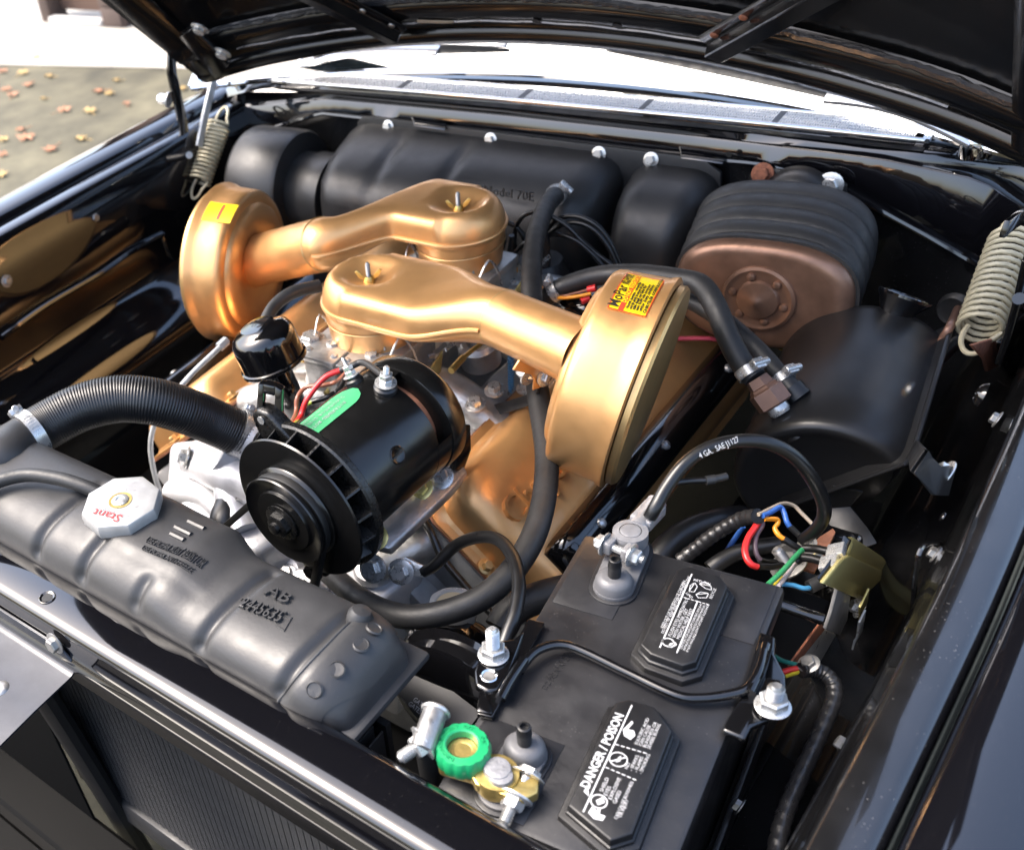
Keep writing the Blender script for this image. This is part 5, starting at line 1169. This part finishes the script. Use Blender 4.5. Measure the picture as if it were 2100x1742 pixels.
# ------------------------------------------------------------------ heater box on the firewall
ht = thing('heater_box', 'matt black heater housing with round blower bolted to the firewall', 'heater', (-.15, 1.0, .75))
def hsec(x, f, top=.944, zb=.74):
    """section of the housing at x, f = front bulge"""
    return [(1.044, top), (1.030, top - .001), (1.012, top - .006), (.985 - f * .2, top - .014), (.955 - f * .6, top - .030), (.935 - f, top - .052), (.926 - f, top - .080), (.924 - f, top - .12), (.928 - f * .9, zb), (1.044, zb)]
def hbody(x0, x1, ffun, rend, n=46, top=.944, zb=.74, ridge=()):
    rows = []
    for i in range(n + 1):
        x = x0 + (x1 - x0) * i / n; e = min(1, min(x - x0, x1 - x) / rend); k = sqrt(max(0.0, 1 - (1 - e) ** 2)); s = hsec(x, ffun(x), top, zb); sc = .30 + .70 * k
        row = []
        for y, z in s:
            yy = 1.044 - (1.044 - y) * sc; zz = .85 + (z - .85) * (.62 + .38 * k)
            for rx, rw, rd in ridge: 
                if z > .88: zz -= rd * math.exp(-((x - rx) / rw) ** 2) * (1 if y < 1.02 else .0)
            row.append(V((x, yy, zz)))
        rows.append(row)
    return loft(rows)
main = obj('housing', hbody(-.395, .098, lambda x: .026 * (1 - smoothstep(-.20, -.06, x)), .055, 60, ridge=((-.265, .012, .006), (-.145, .010, .007))), 'heater_black', ht, angle=65)
for px, py, y_, s in ((1000, 405, .9235, 'Model 70E'),):
    o0 = PY(992, 397, .9225); o1 = PY(1092, 412, .9225)
    obj('lettering', text_geo(s, .019, planar(o0, V((o1 - o0).xyz), V((0, .1, 1)), -.0002), .0009, 2, cw=1.0), 'heater_black', main)
side_b = obj('side_housing', hbody(.108, .236, lambda x: -.012, .04, 40, top=.938, zb=.72), 'heater_black', ht, angle=65)
obj('flange', prism([PY(x, y, 1.040) for x, y in ((732, 252), (742, 240), (765, 240), (1440, 326), (1478, 355), (1478, 400), (1455, 425), (1400, 430), (1240, 420), (740, 300))], (0, .006, 0), .0015), 'heater_black', ht)
for px, py in ((796, 260), (1006, 287), (1228, 316), (1335, 328), (1452, 382)): obj('bolt', hexbolt(PY(px, py, 1.038), (0, -1, .25), .0072, .007), 'zinc', ht)
obj('flange_hole', lathe([(.0005, 0), (.004, 0)], PY(1494 * .84 + 240, 380 * .0 + 317, 1.0395), (0, -1, 0), 12, cap=False), 'core_black', ht)
obj('blower', lathe([(.0005, 0), (.080, .0), (.088, .004), (.092, .012), (.092, .105), (.088, .112), (.07, .114), (.0005, .114)], V((-.565, .965, .850)), (1, .06, 0), 72, cap=False), 'heater_black', ht)
obj('duct', lathe([(.064, 0), (.064, .03), (.067, .035), (.067, .075)], V((-.455, .972, .842)), (1, .03, 0), 48), 'heater_black', ht)
# ------------------------------------------------------------------ brake booster
bo_ = thing('brake_booster', 'brake booster with black rubber bellows and brown oval front plate', 'brake booster', (.35, .93, .80))
def oval(c, a, b, e=.74, n=72, tilt=0.06):
    pts = []
    for k in range(n):
        th = 2 * pi * k / n; cx_, sy_ = cos(th), sin(th)
        u = a * abs(cx_) ** e * (1 if cx_ > 0 else -1); v = b * abs(sy_) ** e * (1 if sy_ > 0 else -1)
        pts.append(V(c) + V((u * cos(tilt) - v * sin(tilt), 0, u * sin(tilt) + v * cos(tilt))))
    return pts
c0, c1 = V((.362, .862, .878)), V((.335, 1.000, .886))
rings = []; NB = 96
for i in range(NB + 1):
    t = i / NB; c = c0.lerp(c1, t); w = .5 + .5 * cos(2 * pi * 4.5 * t); k = .925 + .095 * (abs(cos(pi * 4.5 * t)) ** .55) + .03 * t; rings.append(oval(c, .106 * k, .0725 * k))
obj('bellows', loft(rings), 'bellows', bo_, angle=75)
fp = []
for k, dy in ((1.0, .004), (1.005, 0), (.995, -.004), (.95, -.010), (.88, -.0135), (.80, -.0145), (.55, -.0145), (.2, -.0145)): fp.append(oval(c0 + V((0, dy, 0)), .1035 * k, .0705 * k))
plate = obj('front_plate', loft(fp), 'bronze', bo_, angle=50)
hc = PY(1556, 612, c0.y - .0145)
obj('hub', lathe([(.0435, 0), (.0425, .003), (.039, .0045), (.035, .003), (.033, .0025), (.0255, .0025), (.0245, .005), (.0235, .0065), (.020, .0075), (.012, .0095), (.0045, .0125), (.003, .0135), (.0005, .0137)], hc, (0, -1, .02), 56, cap=False), 'bronze', plate)
for k in range(6):
    th = 2 * pi * k / 6 + .9; obj('rivet', panhead(hc + V((cos(th) * .0305, -.002, sin(th) * .0305)), (0, -1, 0), .0052, .004), 'bronze', plate)
mp = obj('mount_plate', prism([PY(x, y, 1.036) for x, y in ((1535, 400), (1537, 360), (1550, 344), (1712, 360), (1736, 380), (1732, 445), (1700, 470))], (0, .005, 0), .0012), 'satin_black', bo_)
obj('dome', lathe([(.046, 0), (.045, .008), (.040, .018), (.030, .026), (.014, .030), (.0005, .031)], PY(1635, 412, 1.036), (0, -1, .1), 44, cap=False), 'alu_paint' if 0 else 'satin_black', mp)
obj('bolt', hexbolt(PY(1564, 356, 1.034), (0, -1, .2), .0095, .008), 'rust', mp); obj('bolt', hexbolt(PY(1703, 379, 1.034), (0, -1, .2), .0105, .009), 'zinc', mp)
obj('lower_valve', lathe([(.02, 0), (.022, .01), (.02, .03), (.012, .034)], PY(1625, 700, .93), (0, -.3, 1), 24), 'gold_zinc', bo_)
# ------------------------------------------------------------------ vacuum tank
vt = thing('vacuum_tank', 'satin black half round vacuum tank leaning on the inner fender', 'tank', PZ(1720, 980, .70))
nl, nr, fr__ = PZ(1532, 1062, .722), PZ(1850, 945, .850), PZ(1897, 692, .850)
ew = (nr - nl); TW = ew.length; ew.normalize(); ea = (fr__ - nr); TL = ea.length; ea = (ea - ew * ea.dot(ew)).normalized(); en = ew.cross(ea); en = en if en.z > 0 else -en
RT = TW / 2
def tring(s, k, inset=0):
    pts = []
    for i in range(41):
        th = pi * i / 40; pts.append(nl + ew * (RT - RT * k * cos(th)) + en * (RT * k * 1.0 * sin(th)) + ea * s)
    return pts
obj('shell', loft([tring(.016, .55), tring(.006, .80), tring(.003, .86), tring(.004, .92), tring(.010, .965), tring(.020, .985), tring(TL * .25, .99), tring(TL * .27, .985), tring(TL - .02, .985), tring(TL - .008, .96), tring(TL - .002, .90), tring(TL, .8)]), 'tank_black', vt, angle=65)
fl_ = [nl - ew * .010 - ea * .006, nr + ew * .006 - ea * .006, nr + ew * .010 + ea * .004, nr + ew * .010 + ea * (TL + .004), nl - ew * .010 + ea * (TL + .006)]
obj('flange', prism([p - en * .004 for p in fl_], en * .0045, .0012), 'tank_black', vt)
obj('rolled_edge', tube([nl - ew * .008 - ea * .006, nr + ew * .004 - ea * .006, nr + ew * .010 + ea * .008, nr + ew * .010 + ea * TL], .0030, 8, 1, smooth=False), 'tank_black', vt)
obj('lower_shell', loft([[p - en * .006 + (q - p) * .0 for p, q in ((tring(s, k)[i], tring(s, k)[i]) for i in (0,))] for s, k in ((0, 1),)] if 0 else [[nl + ew * (RT - RT * k * .8 * cos(pi * i / 20)) - en * (RT * k * .55 * sin(pi * i / 20)) - en * .005 + ea * s for i in range(21)] for s, k in ((.02, .6), (.03, .9), (.05, 1), (TL - .03, 1), (TL - .02, .8))]), 'tank_black', vt)
obj('strap', strip([nl + ew * .12 - en * .008 - ea * .0, PZ(1712, 1040, .765), PZ(1750, 1095, .755), PZ(1768, 1125, .75)], .030, .003, (1, .3, .2), .0008), 'dull_steel' if 0 else 'satin_black', vt)
obj('arm', strip([nr + ea * .03 - en * .008, PX(1885, 945, .628), PX(1920, 985, .640), PX(1950, 985, .645)], [.018, .02, .024, .026], .003, (0, 1, .2), .0008), 'satin_black', vt)
obj('bolt', hexbolt(PX(1938, 972, .640), (-1, -.2, .5), .0085, .008), 'zinc', vt)
# port, brown fitting and the two hoses
fa, fb = PZ(1604, 848, .862), PZ(1548, 772, .893)
fit = thing('hose_fitting', 'brown hexagonal hose fitting on the vacuum tank', 'fitting', fa)
fd = (fb - fa); flen = fd.length; fd.normalize()
obj('hex', lathe([(.0150, .010), (.0185, .012), (.0185, flen * .62), (.0160, flen * .66), (.0150, flen * .72), (.0135, flen * .74), (.0120, flen * .95)], fa, fd, 6), 'brown_fit', fit, angle=20)
obj('thread_seal', lathe([(.009, .000), (.0108, .003), (.0112, .006), (.011, .011)], fa, fd, 18), 'zinc', fit)
obj('port', tube([fa - fd * .03, fa - fd * .006], .0125, 18, 2), 'tank_black', vt)
h1 = thing('vacuum_hose', 'thick black rubber hose clamped to the brown fitting', 'hose', PZ(1500, 720, .88), 'booster hoses')
H1 = [PZ(1118, 612, .895), PZ(1150, 590, .91), PZ(1225, 566, .925), PZ(1310, 562, .938), PZ(1392, 572, .948), PZ(1436, 584, .950), PZ(1464, 622, .942), PZ(1495, 695, .918), PZ(1524, 748, .900), PZ(1549, 775, .8925)]
obj('hose', tube(H1, .0120, 18, 10), 'rubber', h1)
obj('clamp', clamp_ring(PZ(1536, 763, .8965), H1[-1] - H1[-3], .0124, .011, (.5, -.1, .8)), 'zinc', h1)
obj('clamp', clamp_ring(PZ(1140, 597, .907), H1[1] - H1[0], .0124, .011, (-.5, -.1, .8)), 'zinc', h1)
h2 = thing('vacuum_hose', 'thinner black rubber hose clamped to the tank behind the brown fitting', 'hose', PZ(1560, 740, .86), 'booster hoses')
H2 = [PZ(1380, 606, .905), PZ(1430, 622, .91), PZ(1490, 662, .905), PZ(1550, 715, .895), PZ(1592, 762, .885), PZ(1625, 800, .875)]
obj('hose', tube(H2, .0105, 18, 10), 'rubber', h2)
obj('clamp', clamp_ring(PZ(1605, 777, .881), H2[-1] - H2[-2], .0110, .010, (.6, -.1, .8)), 'zinc', h2)
obj('port', tube([PZ(1620, 794, .876), PZ(1640, 815, .868)], .013, 16, 2), 'tank_black', vt)
# ------------------------------------------------------------------ horn, pipe, ignition parts
hn = thing('horn', 'glossy black horn trumpet with flared mouth on the inner fender', 'horn', PY(1850, 690, .90))
hm = PY(1857, 606, .88); ha = V((.18, .50, .86)).normalized()
obj('trumpet', lathe([(.0285, -.003), (.0290, .0), (.0275, .001), (.0265, -.002), (.021, -.010), (.014, -.024), (.010, -.045), (.0085, -.075), (.010, -.078), (.0115, -.074), (.013, -.045), (.017, -.022), (.024, -.009), (.0285, -.003)], hm, ha, 40, cap=False), 'gloss_black', hn)
obj('stem', tube([hm - ha * .070, hm - ha * .10 + V((.0, .01, 0)), hm - ha * .12 + V((.02, .02, 0))], .0085, 14, 5), 'gloss_black', hn)
obj('brown_pipe', tube([PY(1965, 632, 1.0), PZ(1952, 662, .875), PZ(1930, 700, .86), PZ(1905, 735, .85), PZ(1885, 760, .84)], .0048, 10, 8), 'brown_fit', label='brown pipe curving out of a firewall grommet behind the tank', cat='pipe')
obj('black_pipe', tube([PZ(1975, 690, .83), PZ(1945, 715, .825), PZ(1910, 750, .82)], .008, 12, 6), 'rubber_new', label='short black sleeve beside the brown pipe', cat='pipe')
def cw(pts, y_): return [PY(840 + .28 * x, 336 + .28 * y, y_) for x, y in pts]
W_ = [([(955, 660), (1000, 520), (1050, 430), (1130, 388), (1250, 390), (1370, 450), (1460, 560), (1530, 700), (1560, 780)], .88), ([(985, 650), (1020, 520), (1110, 450), (1230, 430), (1350, 480), (1450, 600), (1520, 740)], .875), ([(1030, 380), (1150, 450), (1250, 550), (1350, 640), (1480, 740)], .865),
      ([(975, 522), (1100, 520), (1220, 560), (1330, 650), (1430, 760)], .86), ([(920, 348), (850, 370), (800, 420), (770, 500), (775, 650), (830, 790)], .87), ([(640, 425), (720, 432), (790, 470), (840, 545), (870, 640)], .87), ([(660, 640), (690, 560), (660, 500)], .86), ([(780, 640), (830, 590), (880, 560)], .85)]
for i, (pts, y_) in enumerate(W_):
    wire('ignition_wire', cw(pts, y_), .0034, 'cable_black', 'black ignition wire looping in the bundle behind the front air cleaner tube', 8, 10, 'ignition wires')
ds = thing('distributor', 'black distributor cap with plug wire boots behind the carburetors', 'distributor', PY(1115, 600, .86))
obj('cap', lathe([(.0005, .045), (.03, .042), (.042, .02), (.045, 0), (.045, -.04)], PY(1108, 585, .87), (0, 0, 1), 36, cap=False), 'rubber_new', ds)
for x, y in ((990, 690), (660, 650), (745, 620), (985, 600), (720, 690)): 
    p = PY(840 + .28 * x, 336 + .28 * y, .855); obj('boot', lathe([(.008, -.02), (.009, .0), (.006, .014), (.004, .022)], p, (.1, -.1, 1), 14), 'rubber_new', ds)
obj('clip', box(PY(1055, 568, .83), (.008, .006, .03), .001), 'wire_orange', ds)
cl_ = thing('ignition_coil', 'black cylindrical ignition coil lying behind the front air cleaner tube', 'coil', PZ(1180, 630, .86))
ca_, cb2 = PZ(1140, 622, .865), PZ(1215, 640, .88)
obj('can', lathe([(.014, -.012), (.014, 0), (.021, .002), (.022, .006), (.022, .07), (.019, .074)], ca_, cb2 - ca_, 30), 'gloss_black', cl_)
obj('terminal', lathe([(.005, 0), (.005, .012)], ca_ - (cb2 - ca_).normalized() * .02, cb2 - ca_, 12), 'zinc', cl_)
wire('orange_wire', [PZ(1106, 582, .90), PZ(1118, 600, .90), PZ(1145, 610, .905), PZ(1175, 609, .91), PZ(1212, 602, .915)], .0022, 'wire_orange', 'orange wire passing over the black ignition coil')
wire('brown_wire', [PZ(1112, 590, .898), PZ(1150, 606, .905), PZ(1180, 601, .91), PZ(1215, 592, .915)], .0018, 'wire_brown', 'thin brown wire above the black ignition coil')
obj('red_terminal', tube([PZ(1205, 594, .915), PZ(1222, 590, .918)], .0045, 10, 2), 'wire_red', label='red terminal sleeve behind the front filter can', cat='sleeve')
obj('red_terminal', tube([PZ(1192, 618, .905), PZ(1208, 610, .908)], .0045, 10, 2), 'wire_red', label='red terminal sleeve on the ignition coil end', cat='sleeve')
wire('pink_wire', [PZ(1390, 694, .80), PZ(1450, 694, .80), PZ(1500, 700, .79)], .003, 'wire_pink', 'pinkish red wire in the shadow under the booster')
# ------------------------------------------------------------------ wiring on the inner fender
rg = thing('voltage_regulator', 'gold plated voltage regulator box with screw terminals', 'regulator', PX(1750, 1180, .61))
xr_ = .600
def rp(pts, x_): return [PX(x, y, x_) for x, y in pts]
obj('cover', prism(rp([(1690, 1197), (1728, 1150), (1745, 1140), (1810, 1170), (1806, 1190), (1766, 1230)], xr_), (-.004, -.002, .002), .0015), 'gold_zinc', rg)
obj('lid', prism(rp([(1738, 1142), (1750, 1113), (1760, 1112), (1818, 1150), (1822, 1163), (1806, 1182)], xr_ - .004), (-.007, 0, .006), .003, 3), 'gold_zinc', rg)
obj('edge', prism(rp([(1736, 1130), (1744, 1108), (1754, 1108), (1748, 1140), (1694, 1205), (1688, 1196)], xr_ - .006), (-.006, 0, .004), .001), 'gloss_black', rg)
for px, py in ((1715, 1130), (1700, 1155), (1705, 1178)):
    tm = obj('terminal', box(PX(px, py, xr_ - .012), (.014, .016, .007), .001, (V((.8, .2, .5)).normalized(), V((-.2, 1, 0)).normalized(), V((-.5, -.1, .85)).normalized())), 'zinc', rg)
    obj('screw', panhead(PX(px, py - 4, xr_ - .017), (-.5, -.3, .8), .0062, .004), 'zinc', tm)
obj('foot', strip(rp([(1772, 1225), (1770, 1245), (1762, 1262)], xr_ + .006), .022, .002, (0, 1, .3), .0005), 'gold_zinc', rg)
obj('bolt', hexbolt(PX(1764, 1246, xr_), (-1, -.3, .4), .0075, .009), 'zinc', rg)
bkt = thing('mounting_strap', 'bright galvanized strap under the gold regulator box', 'strap', PX(1700, 1300, .60))
obj('upper', prism(rp([(1722, 1195), (1745, 1218), (1738, 1270), (1722, 1302), (1694, 1290), (1706, 1255), (1718, 1210)], .598), (-.003, 0, .001), .0006), 'cap_face', bkt)
obj('lower', prism(rp([(1692, 1292), (1722, 1304), (1720, 1330), (1690, 1375), (1668, 1390), (1626, 1372), (1640, 1350)], .588), (-.003, 0, .002), .0006), 'galv', bkt)
obj('rust_edge', prism(rp([(1684, 1276), (1692, 1290), (1626, 1372), (1618, 1366)], .590), (-.002, 0, 0), .0004), 'rust', bkt)
obj('bolt', hexbolt(PX(1662, 1362, .583), (-1, -.4, .5), .006, .006), 'zinc', bkt)
obj('strap', strip(rp([(1768, 1262), (1762, 1300), (1750, 1322)], .615), .015, .002, (0, 1, .3), .0005), label='narrow grey strip below the regulator foot', cat='strap', m='galv')
rl = thing('starter_relay', 'starter relay on a copper coloured plate with large nut', 'relay', PZ(1670, 1140, .78))
obj('plate', prism([PZ(x, y, .815) for x, y in ((1708, 1082), (1714, 1090), (1690, 1140), (1670, 1172), (1632, 1158), (1650, 1130), (1680, 1100))], (0, 0, -.004), .0008), 'copper_plate', rl)
obj('body', box(PZ(1690, 1150, .785), (.05, .06, .05), .006), 'gloss_black', rl)
nn = obj('stud', thread_stud(PZ(1612, 1152, .828), (-.45, -.2, .75), .0052, .018), 'dull_steel', rl)
obj('nut', hexbolt(PZ(1618, 1158, .820), (-.45, -.2, .75), .012, .010), 'dull_steel', nn)
obj('lug', strip([PZ(1600, 1118, .835), PZ(1618, 1130, .828), PZ(1628, 1150, .822)], .014, .004, (1, .2, .2), .001), 'dull_steel', nn)
for px, py in ((1655, 1115), (1668, 1135)): obj('terminal', hexbolt(PZ(px, py, .828), (-.3, -.2, .9), .0062, .006), 'zinc', rl)
def rw(pts, zf):
    out = []
    for i, (x, y) in enumerate(pts):
        z = zf[0] + (zf[1] - zf[0]) * i / (len(pts) - 1); out.append(PZ(1428 + .241 * x, 966 + .241 * y, z))
    return out
wire('red_wire', rw([(515, 378), (545, 392), (505, 470), (445, 560), (415, 660), (430, 740), (470, 792), (522, 815)], (.865, .845)), .0032, 'wire_red', 'thick red wire bowed beside the battery corner')
wire('wire_sleeve', rw([(518, 812), (570, 808), (640, 812), (730, 800)], (.845, .83)), .0034, 'cable_black', 'black sleeve joining the red wire to the relay')
wire('purple_wire', rw([(560, 398), (560, 460), (512, 545), (500, 640), (515, 710), (545, 755)], (.862, .84)), .0024, 'wire_purple', 'dull purple wire next to the thick red wire')
wire('wire_sleeve', rw([(540, 752), (600, 768), (690, 770)], (.84, .828)), .0030, 'cable_black', 'black sleeve joining the purple wire to the relay')
wire('blue_wire', rw([(562, 378), (630, 350), (710, 305), (745, 350), (768, 425), (792, 468)], (.868, .85)), .0026, 'wire_blue', 'blue wire peaking above the orange wire')
wire('wire_sleeve', rw([(788, 462), (860, 530), (940, 605)], (.85, .835)), .0030, 'rubber', 'dark sleeve leading from the blue wire to the copper plate')
wire('tan_wire', rw([(528, 368), (640, 312), (740, 272), (830, 292), (900, 360), (1010, 470)], (.87, .84)), .0019, 'wire_tan', 'thin tan wire arching highest over the relay')
wire('orange_wire', rw([(578, 405), (640, 405), (690, 412), (692, 445), (668, 485), (702, 542), (748, 578)], (.864, .848)), .0024, 'wire_orange', 'crooked orange wire in front of the relay')
wire('wire_sleeve', rw([(742, 572), (810, 620), (885, 662)], (.848, .84)), .0032, 'cable_black', 'black sleeve continuing the orange wire')
wire('green_wire', rw([(912, 660), (830, 740), (740, 842), (610, 965)], (.85, .865)), .0026, 'wire_green', 'green wire running to the battery corner')
wire('white_wire', rw([(835, 790), (765, 890), (695, 980)], (.84, .86)), .0022, 'wire_white', 'pale pinkish wire beside the green wire')
wire('yellow_wire', rw([(720, 900), (680, 960), (660, 990)], (.84, .855)), .0022, 'wire_yellow', 'short yellow wire at the battery corner')
wire('light_blue_wire', rw([(735, 958), (830, 970), (920, 995), (990, 985)], (.85, .845)), .0023, 'wire_sky', 'light blue wire leading to a grey connector')
obj('connector', tube(rw([(960, 985), (1080, 925)], (.845, .848)), .0062, 12, 2), 'rubber', label='grey rubber wire connector below the regulator terminals', cat='connector')
wire('jumper_wire', rw([(912, 655), (990, 658), (1060, 668), (1165, 692)], (.85, .862)), .0042, 'cable_black', 'glossy black wire to the upper regulator terminal')
wire('jumper_wire', rw([(850, 765), (900, 735), (980, 740), (1085, 768)], (.846, .858)), .0042, 'cable_black', 'glossy black wire to the lower regulator terminal')
obj('taped_harness', tube(rw([(-140, 760), (0, 655), (120, 560), (260, 470), (400, 400), (525, 382)], (.80, .868)), .0075, 12, 8, rfun=lambda t, i: 1 + .07 * sin(i * 1.9)), 'tape_black', label='taped black harness from which the coloured wires fan out', cat='harness')
wire('blue_wire', rw([(400, 470), (350, 540), (290, 630), (235, 715)], (.83, .80)), .0026, 'wire_blue', 'blue wire hanging below the taped harness')
obj('black_cable', tube(rw([(120, 830), (200, 770), (330, 700), (500, 648), (720, 618)], (.80, .82)), .0085, 14, 8), 'rubber_new', label='thick black cable running to the relay stud', cat='cable')
obj('black_hose', tube([PZ(1340, 1165, .76), PZ(1365, 1125, .77), PZ(1410, 1090, .775), PZ(1470, 1068, .775), PZ(1520, 1062, .76)], .0145, 16, 8), 'rubber_new', label='black hose passing behind the battery corner', cat='hose')
def rw3(pts, zf): return [PZ(1344 + .434 * x, 986 + .434 * y, zf[0] + (zf[1] - zf[0]) * i / (len(pts) - 1)) for i, (x, y) in enumerate(pts)]
obj('wiring_harness', tube(rw3([(690, 893), (740, 890), (795, 908), (838, 955), (845, 1025), (805, 1130), (752, 1250), (690, 1385), (632, 1520), (590, 1650), (562, 1790)], (.85, .82)), .0066, 14, 10, rfun=lambda t, i: 1 + .06 * sin(i * 1.35)), 'tape_black', label='long taped black harness running forward along the inner fender', cat='harness')
wire('teal_wire', rw3([(560, 825), (600, 848), (650, 862), (722, 880)], (.84, .85)), .0021, 'wire_teal', 'teal wire entering the long taped harness')
wire('red_wire', rw3([(575, 912), (640, 890), (722, 880)], (.84, .85)), .0026, 'wire_red', 'short red wire entering the long taped harness')
wire('yellow_wire', rw3([(585, 930), (650, 908), (720, 892)], (.835, .85)), .0021, 'wire_yellow', 'short yellow wire entering the long taped harness')
obj('wire_clip', hexbolt(PZ(1344 + .434 * 725, 986 + .434 * 862, .853), (-.3, -.3, .9), .006, .006), 'dull_steel', label='small steel clip where wires enter the long harness', cat='clip')
# battery tray and the dark chassis pieces under it
try_ = thing('battery_tray', 'black steel battery tray and support beside the inner fender', 'tray', bp(BW / 2, BL_len / 2, -.22))
obj('floor', brect(-.008, BW + .008, -.008, BL_len + .008, -.214, -.206, .002), 'satin_black', try_)
obj('lip', brect(BW + .003, BW + .008, -.008, BL_len + .008, -.206, -.16, .001), 'satin_black', try_)
obj('support', tube([PZ(1600, 1240, .855), PZ(1688, 1270, .850)], .0055, 12, 2), 'gloss_black', try_)
obj('bolt', hexbolt(bp(BW + .008, .06, -.165), (1, 0, 0), .008, .008), 'dull_steel', try_)
obj('chassis_panel', prism([V((.30, .12, .50)), V((.60, .12, .50)), V((.60, .98, .52)), V((.36, .98, .52)), V((.34, .40, .50))], (0, 0, -.02), .004), 'satin_black', car)
obj('chassis_panel', prism([V((-.60, .12, .46)), V((-.30, .12, .46)), V((-.34, .40, .46)), V((-.36, .98, .50)), V((-.60, .98, .50))], (0, 0, -.02), .004), 'satin_black', car)
obj('chassis_panel', prism([V((-.32, .14, .36)), V((.32, .14, .36)), V((.32, .40, .36)), V((-.32, .40, .36))], (0, 0, -.02), .004), 'satin_black', car)
